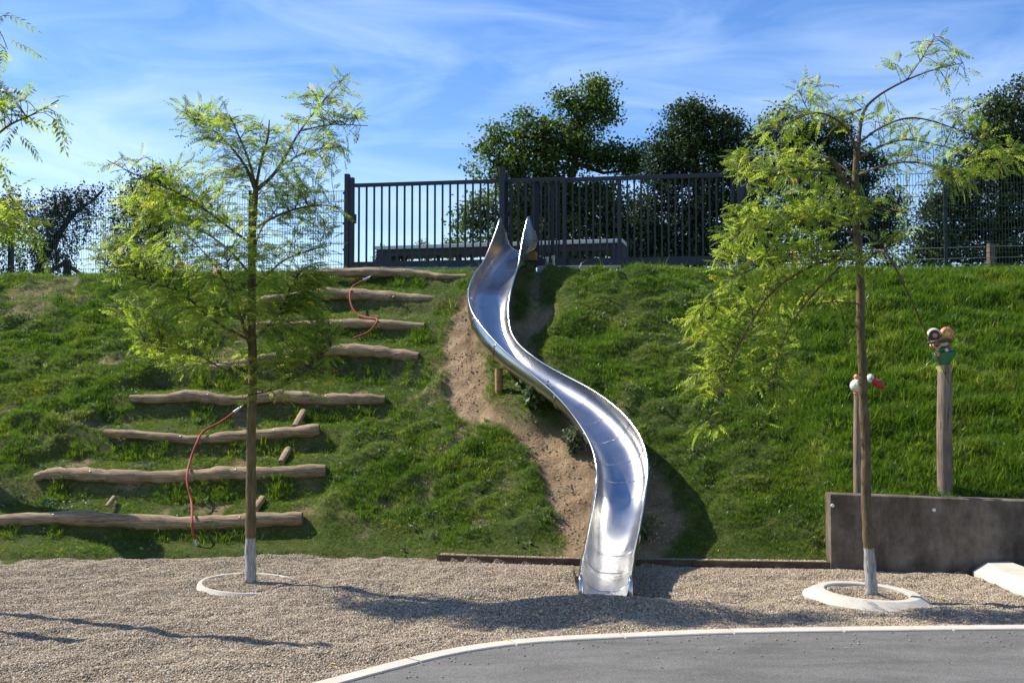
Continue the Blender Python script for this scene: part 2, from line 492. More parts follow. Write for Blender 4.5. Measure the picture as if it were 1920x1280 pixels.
# ------------------------------------------------------------------ terrain: base surface
H = 4.3
def yb(x): return np.interp(x, [-20, -6, -2.2, -1.5, -0.6, 1, 2.5, 3.9, 20], [14.4, 14.45, 14.62, 14.58, 14.28, 14.02, 13.92, 13.80, 13.80])
def yf(x): return 20.66 - 0.169 * np.clip(x, -14, 14)
def yc(x): return yf(x) - 0.75
def ywall(x): return 13.67 - 0.16 * (np.clip(x, 3.5, 12) - 3.87)
def zbase(x, y):
    x = np.asarray(x, dtype=float); y = np.asarray(y, dtype=float)
    a = yb(x); b = yc(x)
    t = (y - a) / (b - a)
    k = 0.035
    F0 = softp(np.float64(0.0), k) - softp(np.float64(-1.0), k)
    Hx = H - 0.24 * sst(x, 0.5, 6.0)
    z = Hx * np.clip((softp(t, k) - softp(t - 1, k) - F0) / (1 - F0), 0, 1)
    y0 = ywall(x) + 0.42
    t2 = (y - y0) / (b - y0)
    zr = 0.64 + (Hx - 0.64) * (softp(t2, k) - softp(t2 - 1, k))
    zr = np.where(y > ywall(x) + 0.12, zr, 0.0)
    wr = sst(x, 3.88, 4.25)
    return z * (1 - wr) + zr * wr
def onbank(px, py, h=0.0):
    a, b = ray(px, py)
    Y = np.arange(12.5, 24, 0.01)
    d = EYE.z + b * Y - (zbase(a * Y, Y) + h)
    k = np.nonzero(d <= 0)[0]
    Yh = float(Y[k[0]]) if len(k) else float(yc(a * 20.5))
    return Vector((a * Yh, Yh, EYE.z + b * Yh))

LOGS = [
    [(-120, 986, 11), (0, 976, 11), (130, 971, 14), (260, 979, 15), (380, 981, 14), (470, 975, 14), (567, 972, 13)],
    [(66, 895, 8), (100, 888, 11), (160, 890, 13), (230, 894, 13), (350, 894, 13), (420, 888, 14), (470, 888, 13), (611, 882, 12)],
    [(196, 811, 7), (250, 814, 8), (330, 822, 9), (370, 825, 9), (430, 819, 11), (480, 816, 11), (540, 811, 11), (599, 805, 12)],
    [(244, 747, 8), (300, 748, 9), (360, 742, 12), (400, 748, 12), (440, 751, 10), (500, 744, 12), (540, 743, 12), (600, 749, 12), (660, 748, 11), (722, 750, 10)],
    [(392, 690, 6), (450, 682, 9), (520, 670, 11), (580, 660, 12), (640, 656, 12), (700, 659, 12), (740, 664, 11), (785, 669, 10)],
    [(478, 611, 8), (560, 610, 8), (640, 607, 9), (700, 608, 9), (796, 613, 9)],
    [(488, 563, 7), (540, 558, 9), (600, 552, 11), (660, 552, 11), (720, 556, 11), (780, 560, 9), (842, 563, 7)],
    [(548, 513, 7), (620, 512, 9), (690, 511, 9), (760, 513, 9), (800, 516, 8), (830, 519, 6), (874, 519, 5)],
]
def poly_in(u, v, P):
    P = np.array(P, dtype=float); inside = np.zeros(u.shape, dtype=bool)
    j = len(P) - 1
    for i in range(len(P)):
        xi, yi = P[i]; xj, yj = P[j]
        c = ((yi > v) != (yj > v)) & (u < (xj - xi) * (v - yi) / (yj - yi + 1e-9) + xi)
        inside ^= c; j = i
    return inside.astype(float)
def blur(a, n):
    for _ in range(n):
        b = a.copy()
        b[1:-1] = (a[:-2] + 2 * a[1:-1] + a[2:]) / 4
        a = b.copy()
        a[:, 1:-1] = (b[:, :-2] + 2 * b[:, 1:-1] + b[:, 2:]) / 4
    return a

gx = np.arange(-11.5, 11.51, 0.05)
gy = np.arange(13.3, 23.5, 0.05)
X, Y = np.meshgrid(gx, gy)
ZB = zbase(X, Y)
Hc = H - 0.24 * sst(X, 0.5, 6.0)
U, Vv = proj(X, Y, ZB)
jit = 26 * fbm(X * 2.2, Y * 2.2 + 40, 4)
jit2 = 26 * fbm(X * 2.2 + 31, Y * 2.2, 4)
Uj, Vj = U + jit * 0.9, Vv + jit2 * 0.8
PATH = [(866, 566), (884, 558), (900, 590), (912, 640), (916, 690), (906, 740), (942, 792), (1005, 800), (1060, 805), (1112, 840), (1130, 920),
        (1125, 1000), (1120, 1075), (1050, 1075), (1062, 1035), (1040, 1000), (1040, 960), (1022, 915), (1000, 860), (958, 818), (900, 792), (852, 780), (836, 735), (830, 690), (834, 650), (848, 610), (856, 585)]
UNDER = [(985, 505), (1020, 520), (1010, 560), (1040, 580), (1030, 600), (990, 620), (1010, 655), (985, 660), (1080, 730), (1150, 770), (1225, 880), (1290, 960), (1290, 1000), (1215, 1075), (1100, 1075), (1100, 850), (1030, 780), (950, 700), (890, 620), (880, 560), (930, 520)]
GULLY = [(985, 515), (1050, 540), (1045, 600), (1020, 650), (1000, 680), (960, 640), (950, 590)]
SOD = [(890, 640), (930, 640), (1000, 720), (1060, 790), (1000, 805), (945, 795), (905, 745), (918, 690)]
SOD2 = [(965, 520), (1000, 515), (1008, 560), (975, 600), (955, 590)]
dirt = poly_in(Uj, Vj, PATH)
dirt = np.maximum(dirt, 0.85 * poly_in(Uj, Vj, UNDER))
sod = np.maximum(poly_in(Uj, Vj, SOD), poly_in(Uj, Vj, SOD2))
dirt = dirt * (1 - sod * (0.25 + 0.75 * (fbm(X * 5 + 3, Y * 6, 3) > -0.02)))
for px, py, r in ((600, 962, 22), (640, 975, 18), (745, 950, 22), (700, 780, 18), (790, 745, 26), (800, 690, 26), (725, 830, 15), (900, 985, 16), (1060, 1040, 30), (40, 560, 40), (100, 545, 36), (20, 770, 16),
                  (1890, 660, 24), (1860, 680, 22), (1900, 720, 18), (60, 590, 22), (575, 905, 16), (210, 940, 12), (250, 855, 12), (675, 1005, 12), (150, 560, 20)):
    dirt = np.maximum(dirt, 0.5 * (((Uj - px) / 1.6) ** 2 + ((Vj - py) * 1.3) ** 2 < r * r) * (fbm(X * 4.1 + px, Y * 6 + py, 3) > -0.06))
dirt = blur(dirt, 2)
slopem = sst(ZB, 0.02, 0.5) * (1 - sst(ZB, Hc - 0.2, Hc - 0.02))
patch = sst(fbm(X * 1.7 + 5, Y * 2.4 + 70, 4), 0.16, 0.24) * 0.6 * slopem * (1 - sst(X, -0.8, 0.6))
dirt = np.clip(np.maximum(dirt, patch), 0, 1)
# terraces under the logs
TM = [(-300, 1030), (-300, 960), (40, 880), (165, 800), (215, 735), (350, 680), (400, 605), (430, 555), (490, 498), (930, 498), (905, 545), (875, 572), (835, 612), (835, 670), (775, 755), (650, 805), (630, 885), (600, 965), (600, 1030)]
tm = blur(poly_in(U + 0.3 * jit, Vv, TM), 4)
lv = [np.full_like(U, 1046.0)] + [np.interp(U, [p[0] for p in l], [p[1] for p in l]) for l in LOGS] + [np.full_like(U, 470.0)]
lz = [0.0] + [float(onbank(l[len(l) // 2][0], l[len(l) // 2][1]).z) for l in LOGS] + [4.5]
dz = np.zeros_like(U)
for i in range(len(lv) - 1):
    s = (lv[i] - Vv) / (lv[i] - lv[i + 1])
    g = np.interp(s, [0, 0.10, 0.66, 0.90, 1.0], [0.0, 0.06, 0.36, 0.86, 1.0])
    dz += np.where((s >= 0) & (s < 1), (g - s) * (lz[i + 1] - lz[i]) * (0.7 if i == 0 else 1.0), 0)
    riser = ((s > 0.70) & (s < 0.96)).astype(float)
    dirt = np.maximum(dirt, riser * tm * (0.22 if i > 0 else 0.1))
Z = ZB + dz * tm
tuft = fbm(X * 1.1, Y * 2.6, 3)
bumpy = 0.16 * fbm(X * 0.55 + 9, Y * 0.7, 3) + (0.30 * np.abs(tuft) + 0.26 * np.abs(fbm(X * 1.9 + 50, Y * 4.6, 3))) * (1 - dirt) * (1 - 0.85 * tm) + 0.16 * (1 - 0.7 * tm) * fbm(X * 3.6, Y * 5, 2)
Z = Z + slopem * bumpy * np.where(X > 4, sst(Y - ywall(X), 0.45, 1.2), 1.0)
Z = Z - slopem * 0.05 * dirt + dirt * slopem * (0.10 * fbm(X * 2.3, Y * 2.0 + 5, 4) + 0.02 * fbm(X * 9, Y * 9, 2)) + - 0.20 * slopem * blur(poly_in(U, Vv, GULLY), 5) + 0.16 * sod * slopem * np.clip(fbm(X * 3.2 + 8, Y * 4, 3) + 0.1, 0, 1)
Z = Z - 0.06 * (1 - sst(Y - yb(X), -0.10, 0.06)) + 0.02 * sst(Y - yb(X), -0.1, 0.05) + 0.03 * sst(X, -1.0, -0.2) * (1 - sst(X, 3.7, 3.86)) * sst(Y - yb(X), -0.12, 0.02) + 0.02 * fbm(X * 3, Y * 3, 3) * sst(ZB, Hc - 0.2, Hc - 0.02)
km = blur(poly_in(U, Vv, [(1000, 470), (1172, 470), (1172, 514), (1000, 514)]), 2)
km2 = blur(poly_in(U, Vv, [(660, 470), (892, 470), (892, 506), (660, 506)]), 2)
Z = Z - 0.17 * km - 0.09 * km2
iz = lambda x, y: float(Z[min(len(gy) - 1, max(0, int(round((y - gy[0]) / 0.05)))), min(len(gx) - 1, max(0, int(round((x - gx[0]) / 0.05))))])
nyy, nxx = X.shape
idx = np.arange(nyy * nxx).reshape(nyy, nxx)
FQ = np.stack([idx[:-1, :-1], idx[:-1, 1:], idx[1:, 1:], idx[1:, :-1]], -1).reshape(-1, 4)
VB = np.stack([X, Y, Z], -1).reshape(-1, 3)
# grass: density and blade length
thin = np.clip(0.78 + 2.2 * fbm(X * 2.3 + 60, Y * 4.5, 3), 0.45, 1)
dens = np.clip(1.0 - dirt * 1.25, 0, 1) * thin * (Y > yb(X) + 0.04 * np.sin(X * 9) - 0.02)
dens = dens * (0.45 + 0.55 * sst(Y - yb(X), 0.0, 0.15))
dens = dens * (1 - 0.92 * km) * (1 - 0.7 * km2)
dens = np.where(X > 3.86, dens * (Y > ywall(X) + 0.26), dens)
dens = dens * (1 - 0.9 * (Y > yf(X) + 1.4))
rightness = sst(X, 3.2, 5.0)
gs = 0.30 + 0.44 * np.clip(0.5 + 1.6 * fbm(X * 1.5 + 3, Y * 1.9, 3), 0, 1) + 0.75 * rightness * sst(Y, 13.5, 14.2)
gs = gs + 0.12 * sst(ZB, 4.0, 4.2)
fl = np.zeros_like(U)
for i in range(1, len(lv) - 1):
    s = (Vv - lv[i]) / (lv[i - 1] - lv[i])
    fl = np.maximum(fl, ((s > 0.12) & (s < 0.42)) * (0.9 * (fbm(X * 2.5, Y * 0.3 + i * 7, 2) > 0.02)))
gs = gs * (1 - 0.35 * tm) + 0.55 * fl * tm
gs = np.where(ZB < 0.35, gs * 0.75, gs)
bank_me = npmesh('grass_bank', VB, FQ, True, {'dirt': dirt.ravel()})
tag(link('grass_bank', bank_me, None, M['soil']), kind='structure')

# far ground: one sheet to the horizon, under everything else
fx = np.concatenate([[-400, -150, -60, -25, -18], np.arange(-14, 14.1, 1.0), [18, 25, 60, 150, 400.0]])
fy = np.concatenate([[-400, -100, -30, 0, 5, 10], np.arange(12.5, 25, 0.5), [26, 30, 45, 80, 150, 600.0]])
FX, FY = np.meshgrid(fx, fy)
FZ = zbase(FX, FY) - 0.35
FZ = np.where(FY < 13.5, -0.35, FZ)
FZ = np.where((np.abs(FX) < 11) & (FY > 13.4) & (FY < 23.2), FZ - 0.9, FZ)
FZ = FZ - np.clip((FY - 26) * 0.05, 0, 30)
n2y, n2x = FX.shape
id2 = np.arange(n2y * n2x).reshape(n2y, n2x)
F2 = np.stack([id2[:-1, :-1], id2[:-1, 1:], id2[1:, 1:], id2[1:, :-1]], -1).reshape(-1, 4)
M['field'] = simple('field_grass', (0.045, 0.075, 0.018), 0.95, 0, 0.35, 1.5, 0.3)
tag(link('ground', npmesh('ground', np.stack([FX, FY, FZ], -1).reshape(-1, 3), F2, True), None, M['field']), kind='structure')

# ------------------------------------------------------------------ gravel bed, asphalt, kerbs
KX = [-9, -4.2, -2.3, -1.414, -0.925, -0.444, 0.184, 1.13, 2.31, 4.67, 6.0, 12]
KY = [1.0, 5.2, 7.25, 8.25, 8.83, 9.33, 9.69, 9.91, 10.09, 10.22, 10.25, 10.3]
kp = np.array(spline(list(zip(KX, KY)), 14))
def ykerb(x): return np.interp(x, kp[:, 0], kp[:, 1])
hx = np.arange(-12, 12.01, 0.06); hy = np.arange(6, 15.0, 0.06)
GX, GY = np.meshgrid(hx, hy)
def gravel_z(x, y):
    z = -0.035 + 0.11 * fbm(x * 1.7, y * 1.9, 4) + 0.055 * fbm(x * 5, y * 5, 3)
    z = z + 0.17 * np.exp(-(((x - 0.95) / 1.0) ** 2 + ((y - 11.12) / 0.26) ** 2)) * (1 + 0.35 * fbm(x * 2, y * 2, 2))
    z = z - 0.10 * np.exp(-(((x - 0.95) / 0.75) ** 2 + ((y - 11.85) / 0.38) ** 2))
    ft = (1 - sst(np.abs(x - 0.99), 0.17, 0.27)) * sst(y, 11.50, 11.62)
    z = z * (1 - ft) - 0.15 * ft
    e = y - ykerb(x)
    z = np.where(e < 0.7, z * sst(e, 0.05, 0.7) - 0.03 * (1 - sst(e, 0.05, 0.7)), z)
    z = np.where(e < 0.0, -0.10, z)
    z = np.where(y > yb(x) + 0.10, -0.2, z)
    bz = sst(x, -1.3, -0.3) * (1 - sst(x, 4.2, 4.8)) * sst(y - yb(x), -0.75, -0.25)
    z = z * (1 - bz) - 0.035 * bz
    z = np.where((x > -0.9) & (x < 3.9) & (y > yb(x) - 0.12) & (y < yb(x) + 0.10), 0.04, z)
    return z
def ring_mask(x, y):
    return ((x + 2.94) ** 2 + (y - 12.62) ** 2 < 0.50 ** 2) | ((x - 3.73) ** 2 + (y - 11.85) ** 2 < 0.45 ** 2)
GZ = gravel_z(GX, GY) + 0.03 * ring_mask(GX, GY)
GZ = np.where((GX > 5.35) & (GY < 13.5), -0.1, GZ)
n3y, n3x = GX.shape
id3 = np.arange(n3y * n3x).reshape(n3y, n3x)
F3 = np.stack([id3[:-1, :-1], id3[:-1, 1:], id3[1:, 1:], id3[1:, :-1]], -1).reshape(-1, 4)
VG = np.stack([GX, GY, GZ], -1).reshape(-1, 3)
gd = (GY > ykerb(GX) + 0.02) & (GY < np.where(GX < 3.87, yb(GX) + 0.09, ywall(GX) - 0.02)) & (GX < 5.32) & (np.abs(GX) < GY * 0.49 + 0.3)
ro = ((GX + 2.94) ** 2 + (GY - 12.62) ** 2 < 0.6 ** 2) | ((GX - 3.73) ** 2 + (GY - 11.85) ** 2 < 0.64 ** 2)
gd = gd & ~((np.abs(GX - 0.99) < 0.25) & (GY > 11.55))
gd = gd & ~(ro & ~ring_mask(GX, GY))
tag(link('gravel_bed', npmesh('gravel_bed', VG, F3, True), None, M['gravel']), kind='structure')

ax = np.arange(-9, 12.01, 0.35); arow = np.linspace(0, 1, 14)
AX = np.tile(ax, (14, 1)); AY = np.array([[(ykerb(x) - 0.07) * t + (-2.0) * (1 - t) for x in ax] for t in arow])
id4 = np.arange(AX.size).reshape(AX.shape)
F4 = np.stack([id4[:-1, :-1], id4[:-1, 1:], id4[1:, 1:], id4[1:, :-1]], -1).reshape(-1, 4)
tag(link('asphalt_path', npmesh('asphalt_path', np.stack([AX, AY, AX * 0 - 0.004], -1).reshape(-1, 3), F4, True), None, M['asphalt']), kind='structure')
ab = MB(); ab.box((9.4, 11.6, -0.02), (7.1, 2.9, 0.16))
tag(ab.build('asphalt_path', M['asphalt']), kind='structure')

kr = root('kerb', (0.5, 9.7, 0), None, None, None, 'structure')
arc = np.concatenate([[0], np.cumsum(np.linalg.norm(np.diff(kp, axis=0), axis=1))])
def kat(s): return np.array([np.interp(s, arc, kp[:, 0]), np.interp(s, arc, kp[:, 1])])
s0 = arc[0] + 3.5
while s0 < arc[-1] - 1.0:
    mb = MB(); nseg = 4; rows = []
    for k in range(nseg + 1):
        s = s0 + 0.009 + (0.982) * k / nseg
        p = kat(s); d = kat(s + 0.05) - kat(s - 0.05); d /= np.linalg.norm(d); nrm = np.array([-d[1], d[0]])
        i = len(mb.V)
        for o, z in ((-0.07, -0.12), (-0.07, 0.004), (-0.062, 0.012), (0.085, 0.012), (0.093, 0.004), (0.093, -0.12)):
            q = p + nrm * o; mb.V.append((q[0], q[1], z))
        rows.append(i)
    for a, b in zip(rows[:-1], rows[1:]):
        for j in range(5): mb.F.append((a + j, b + j, b + j + 1, a + j + 1))
    mb.F.append(tuple(rows[0] + j for j in range(6))); mb.F.append(tuple(rows[-1] + j for j in range(6))[::-1])
    mb.build('kerb_stone', M['kerb'], kr)
    s0 += 1.0
kr2 = root('kerb', (5.6, 12.0, 0), None, None, None, 'structure')
yy = 13.30
for ln in (0.62, 0.9, 0.9, 0.9, 0.9):
    mb = MB(); i = 0
    for y in (yy, yy - ln + 0.006):
        fr = 0.10 if (yy > 13 and y == yy) else 0.0
        for x, z in ((5.33 + fr, -0.1), (5.33 + fr, 0.0), (5.50 + fr, 0.105), (5.86, 0.115), (5.86, -0.1)):
            mb.V.append((x, y, z))
    for j in range(4): mb.F.append((j, 5 + j, 6 + j, j + 1))
    mb.F.append((0, 1, 2, 3, 4)); mb.F.append((9, 8, 7, 6, 5))
    mb.build('kerb_stone', M['kerb'], kr2)
    yy -= ln

# timber edging along the grass, front side stands clear of the gravel
er = root('timber_edging', (1.5, 14.0, 0), 'low dark timber edging board between the gravel and the grass bank', 'edging')
ex = [-0.95, 0.55, 2.2, 3.86]
for a, b in zip(ex[:-1], ex[1:]):
    pa = Vector((a + 0.004, float(yb(a)) - 0.14, 0.0)); pb = Vector((b - 0.004, float(yb(b)) - 0.14, 0.0))
    d = pb - pa
    mb = MB(); mb.box((pa + pb) / 2 + Vector((0, 0, -0.02)), (d.length, 0.045, 0.14), Matrix.Rotation(math.atan2(d.y, d.x), 3, 'Z'))
    mb.build('board', M['board'], er, bevel=0.004)

# ------------------------------------------------------------------ retaining wall
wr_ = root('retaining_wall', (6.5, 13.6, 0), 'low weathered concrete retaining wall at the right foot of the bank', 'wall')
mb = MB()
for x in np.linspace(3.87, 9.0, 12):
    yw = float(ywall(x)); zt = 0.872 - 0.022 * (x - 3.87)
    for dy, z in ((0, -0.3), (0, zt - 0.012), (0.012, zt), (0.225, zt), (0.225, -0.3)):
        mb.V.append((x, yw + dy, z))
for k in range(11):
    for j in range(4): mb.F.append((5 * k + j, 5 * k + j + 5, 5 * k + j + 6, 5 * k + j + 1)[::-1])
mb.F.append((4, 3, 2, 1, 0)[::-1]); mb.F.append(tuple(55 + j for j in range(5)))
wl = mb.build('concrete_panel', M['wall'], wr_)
for px, py in ((1563, 948), (1743, 953)):
    p = at(px, py, 13.62); p.y = float(ywall(p.x))
    c = MB(); c.lathe((p.x, p.y + 0.01, p.z), [(0.022, 0), (0.022, 0.018), (0.015, 0.022)], 12, (0, -1, 0)); c.build('tie_hole_plug', M['white'], wr_, True)

# ------------------------------------------------------------------ tree rings
def ring(c, ri, rt, ro_, zt, tilt, label):
    rt_o = root('tree_ring', (c[0], c[1], 0), label, 'tree ring', 'pale concrete rings round the young trees')
    mb = MB(); n = 64
    prof = [(ri, -0.12), (ri, zt - 0.01), (ri + 0.012, zt), (rt, zt), (ro_, zt - 0.075), (ro_ + 0.01, -0.15)]
    for j in range(n):
        t = 2 * math.pi * j / n
        for r, z in prof:
            x, y = r * math.cos(t), r * math.sin(t)
            mb.V.append((c[0] + x, c[1] + y, z + (tilt[0] * x + tilt[1] * y if z > -0.1 else 0)))
    m_ = len(prof)
    for j in range(n):
        q = (j + 1) % n
        for k in range(m_ - 1):
            mb.F.append((j * m_ + k, j * m_ + k + 1, q * m_ + k + 1, q * m_ + k))
    for f in range(len(mb.F)): mb.F[f] = mb.F[f][::-1]
    mb.build('concrete_ring', M['kerb'], rt_o)
ring((-2.94, 12.62), 0.50, 0.545, 0.60, -0.015, (-0.05, 0.03), 'half buried pale ring round the left young tree')
ring((3.73, 11.85), 0.43, 0.53, 0.66, 0.032, (-0.05, 0.02), 'broad sloping pale ring round the right young tree')

# ------------------------------------------------------------------ logs
LABELS = ['lowest log step on the bank, running off the left edge above the gravel',
          'long second log step up the bank with a beak-like split left end',
          'third log step up the bank, sagging in the middle under the red rope',
          'fourth log step up, wavy and partly behind the lowest yellow leaves',
          'fifth log step up, ending in a thick cut end by the dirt path',
          'slim sixth log step up with the lower end of the upper rope in front',
          'seventh log step up, long and tapering towards the dirt path',
          'topmost log step just below the dark gate']
def wob(p, k):
    return 1 + 0.10 * math.sin(k * 1.3 + p) + 0.06 * math.sin(k * 3.1 + p * 2)
LOGP = []
for i, l in enumerate(LOGS):
    P = []
    for kk, (px, py, r) in enumerate(l):
        q = onbank(px, py, (0.075 if i > 3 else 0.05) + (0.07 if i > 4 and kk >= len(l) - 2 else 0))
        P.append((q.x, q.y, q.z, r * q.y / FOC))
    S = spline(P, 5)
    ym = np.median([s[1] for s in S])
    pts = [Vector((s[0], s[1] * 0.5 + ym * 0.5, s[2])) for s in S]
    for j, s in enumerate(S):                                     # keep the picture position while straightening the depth
        u, v = proj(*s[:3]); pts[j] = at(u, v, pts[j].y)
    rad = [s[3] * wob(i, k) for k, s in enumerate(S)]
    rad[0] *= 0.86; rad[-1] *= 0.93
    LOGP.append((pts, rad))
    ro_ = root('log_step', pts[len(pts) // 2] - Vector((0, 0, rad[0])), LABELS[i], 'log', 'log steps laid across the grass bank')
    mb = MB(); mb.tube(pts, rad, 14, False, 0.05, i); mb.build('log_body', M['log'], ro_, True)
    for e, (a, b) in enumerate(((0, 1), (-1, -2))):
        d = (pts[a] - pts[b]).normalized()
        mb = MB(); mb.lathe(pts[a] - d * 0.012, [(rad[a] * 1.0, 0), (rad[a] * 0.97, 0.014), (rad[a] * 0.6, 0.02), (rad[a] * 0.1, 0.021)], 14, d)
        mb.build('end_grain', M['logend'], ro_, 'auto')
    for q in ([0.33, 0.8] if i in (0, 1, 2, 3) else [0.5]):
        k = int(q * (len(pts) - 1))
        c = pts[k] + Vector((0, -rad[k] * 0.75, rad[k] * 0.62))
        mb = MB(); mb.lathe(c, [(0.014, -0.01), (0.014, 0.006), (0.007, 0.009)], 8, (0, -0.75, 0.62)); mb.build('bolt', M['galv'], ro_, True)
def stake(px, py, px2, py2, r, label):
    a = onbank(px, py, -0.02); b = onbank(px2, py2, 0.0)
    d = (b - a)
    b = b - Vector((0, 0.12, -0.0))
    ro_ = root('log_stake', b, label, 'stake', 'short stakes holding the log steps')
    mb = MB(); mb.tube([a, (a + b) / 2, b], [r, r, r * 0.95], 10, True, 0.06, px); mb.build('stake_body', M['log'], ro_, 'auto')
stake(569, 772, 556, 800, 0.055, 'short stake leaning out under the fourth log step')
stake(541, 842, 530, 866, 0.052, 'short split stake under the third log step')
stake(492, 934, 482, 952, 0.05, 'short stake right of the left trunk under the second log step')
stake(214, 932, 206, 948, 0.032, 'half hidden grassed-over stake under the second log step, left')

# ------------------------------------------------------------------ slide
CP = [  # px, py of the middle between the rims, height of the rims over the slope, width, roll (right side up)
    (978, 446, 0.62, 0.58, 0), (956, 470, 0.58, 0.60, 0), (937, 500, 0.66, 0.65, -3), (923, 530, 0.72, 0.68, -8), (916, 562, 0.74, 0.67, -14),
    (921, 600, 0.74, 0.65, -18), (941, 634, 0.72, 0.63, -16), (977, 668, 0.70, 0.62, -8), (1028, 704, 0.68, 0.64, 0), (1080, 740, 0.70, 0.65, 8),
    (1123, 781, 0.71, 0.66, 15), (1154, 826, 0.72, 0.67, 16), (1167, 874, 0.69, 0.67, 10), (1164, 920, 0.62, 0.65, 3), (1153, 985, 0.50, 0.61, 0)]
SP = []
for px, py, h, wd, roll in CP:
    if py < 500:
        Yt = 20.10 if py < 450 else 19.65
        q = at(px, py, Yt)
    elif py == 500:
        q = at(px, py, 19.15)
    else:
        q = onbank(px, py, h)
    SP.append((q.x, q.y, q.z, wd, roll))
for px, py, z, wd in ((1142, 1040, 0.33, 0.545), (1137, 1072, 0.25, 0.515), (1135, 1086, 0.22, 0.49)):
    q = onz(px, py, z); SP.append((q.x, q.y, q.z, wd, 0))
SS = np.array(spline(SP, 14))
for _ in range(6):
    SS[1:-1, :3] = (SS[:-2, :3] + 2 * SS[1:-1, :3] + SS[2:, :3]) / 4
sarc = np.concatenate([[0], np.cumsum(np.linalg.norm(np.diff(SS[:, :3], axis=0), axis=1))])
SL = sarc[-1]
DEP = 0.27
def frame(s):
    f = lambda k: np.interp(s, sarc, SS[:, k])
    c = np.array([f(0), f(1), f(2)])
    e = 0.12
    a = np.array([np.interp(max(0, s - e), sarc, SS[:, k]) for k in range(3)]); b = np.array([np.interp(min(SL, s + e), sarc, SS[:, k]) for k in range(3)])
    T = (b - a) / np.linalg.norm(b - a)
    Rr = np.cross((0, 0, 1), T); Rr /= np.linalg.norm(Rr)
    Nn = np.cross(T, Rr)
    ro = R(f(4))
    return c, T, Rr * math.cos(ro) + Nn * math.sin(ro), Nn * math.cos(ro) - Rr * math.sin(ro), f(3)
def ear(s):
    if s > 1.25: return 0.0
    tip = 0.10
    if s < tip:
        u = 1 - s / tip
        return 0.43 * math.sqrt(max(0, 1 - u * u * 0.92)) 
    return 0.43 * (1 - (s - tip) / 1.15) ** 1.55 if s < tip + 1.15 else 0.0
NA = 22
def section(s, grow=0.0, ext=0.0):
    c, T, Rr, Nn, wd = frame(s)
    e = ear(s) + 0.012 + ext
    D = DEP + grow
    pts = []
    for k in range(3): pts.append((-1.0, 1 - k / 3))
    arcp = []
    for k in range(NA + 1):
        a = -math.pi / 2 + math.pi * k / NA
        arcp.append((math.copysign(abs(math.sin(a)) ** 0.80, a), -abs(math.cos(a)) ** 0.86))
    out = []
    hw = wd / 2 + grow
    for k in range(3): out.append(c - Rr * (hw * (1 - 0.05 * (1 - k / 3) * min(1, e * 4))) + Nn * (e * (1 - k / 3)))
    for x, z in arcp: out.append(c + Rr * (hw * x) + Nn * (D * z))
    for k in range(3): out.append(c + Rr * (hw * (1 - 0.05 * ((k + 1) / 3) * min(1, e * 4))) + Nn * (e * (k + 1) / 3))
    return out
top = SS[-1]
slr = root('slide', (float(SS[60, 0]), float(SS[60, 1]), iz(SS[60, 0], SS[60, 1])), 'curving stainless steel slide running down the grass bank', 'slide')
def s_at_px(py):
    us = [proj(*SS[k, :3])[1] for k in range(len(SS))]
    return float(np.interp(py, us, sarc))
cuts = [0.0, s_at_px(482), s_at_px(548), s_at_px(578), s_at_px(606), s_at_px(634), s_at_px(652), s_at_px(668), s_at_px(736), s_at_px(766), s_at_px(800), s_at_px(842), s_at_px(880), s_at_px(908), s_at_px(1000), s_at_px(1030), s_at_px(1062), SL]
secs = []
for a, b in zip(cuts[:-1], cuts[1:]):
    n = max(4, int((b - a) / 0.045)); mb = MB(); m_ = None
    for k in range(n + 1):
        s = a + (b - a) * k / n
        if k == 0: s += 0.0015
        if k == n: s -= 0.0015
        ins = section(s); outs = section(s, 0.007)
        m_ = len(ins)
        mb.V += [tuple(p) for p in ins] + [tuple(p) for p in outs]
    w2 = 2 * m_
    for k in range(n):
        A = k * w2; B = A + w2
        for j in range(m_ - 1):
            mb.F.append((A + j, B + j, B + j + 1, A + j + 1)[::-1])
            mb.F.append((A + m_ + j, A + m_ + j + 1, B + m_ + j + 1, B + m_ + j)[::-1])
    so_ = mb.build('chute_section', M['steel'], slr, True); secs.append(so_)
    cu = np.linspace(-1, 1, m_); ac = np.tile(np.concatenate([cu, cu]), n + 1); al = np.repeat(a + (b - a) * np.arange(n + 1) / n, w2)
    for an, av in (('across', ac), ('along', al), ('worn', np.clip((al - SL + 1.0) / 0.6, 0, 1))):
        so_.data.attributes.new(an, 'FLOAT', 'POINT').data.foreach_set('value', av.astype(np.float32))
for s, sec in zip(cuts[1:-1], secs):
    mb = MB(); pts = [Vector(p) for p in section(s, -0.0005)][3:-3]
    mb.tube(pts, 0.0048, 6, False); mb.build('weld_seam', M['steel'], sec, True)
for s in cuts[2:-3:2]:
    mb = MB(); pts = [Vector(p) for p in section(s, 0.011)][3:-3]
    mb.tube(pts, 0.011, 6, True); mb.build('joint_flange', M['steel'], slr, True)
for side in (0, -1):
    pts = [Vector(section(s)[side]) for s in np.linspace(0.0, s_at_px(1046), 150)]
    mb = MB(); mb.tube(pts, 0.017, 8, True); mb.build('rim', M['steel'], slr, True)
    pts = []
    for s in np.linspace(s_at_px(1044), SL, 12):
        q = Vector(section(s)[side]); c = Vector(frame(s)[0])
        pts.append(q + (q - c).normalized() * 0.008)
    pts.append(pts[-1] + Vector((0, -0.035, -0.03))); pts.append(pts[-1] + Vector((0, -0.012, -0.10))); pts.append(pts[-1] + Vector((0, 0, -0.2)))
    mb = MB(); mb.tube(pts, 0.021, 10, True); mb.build('exit_rail', M['steel'], slr, True)
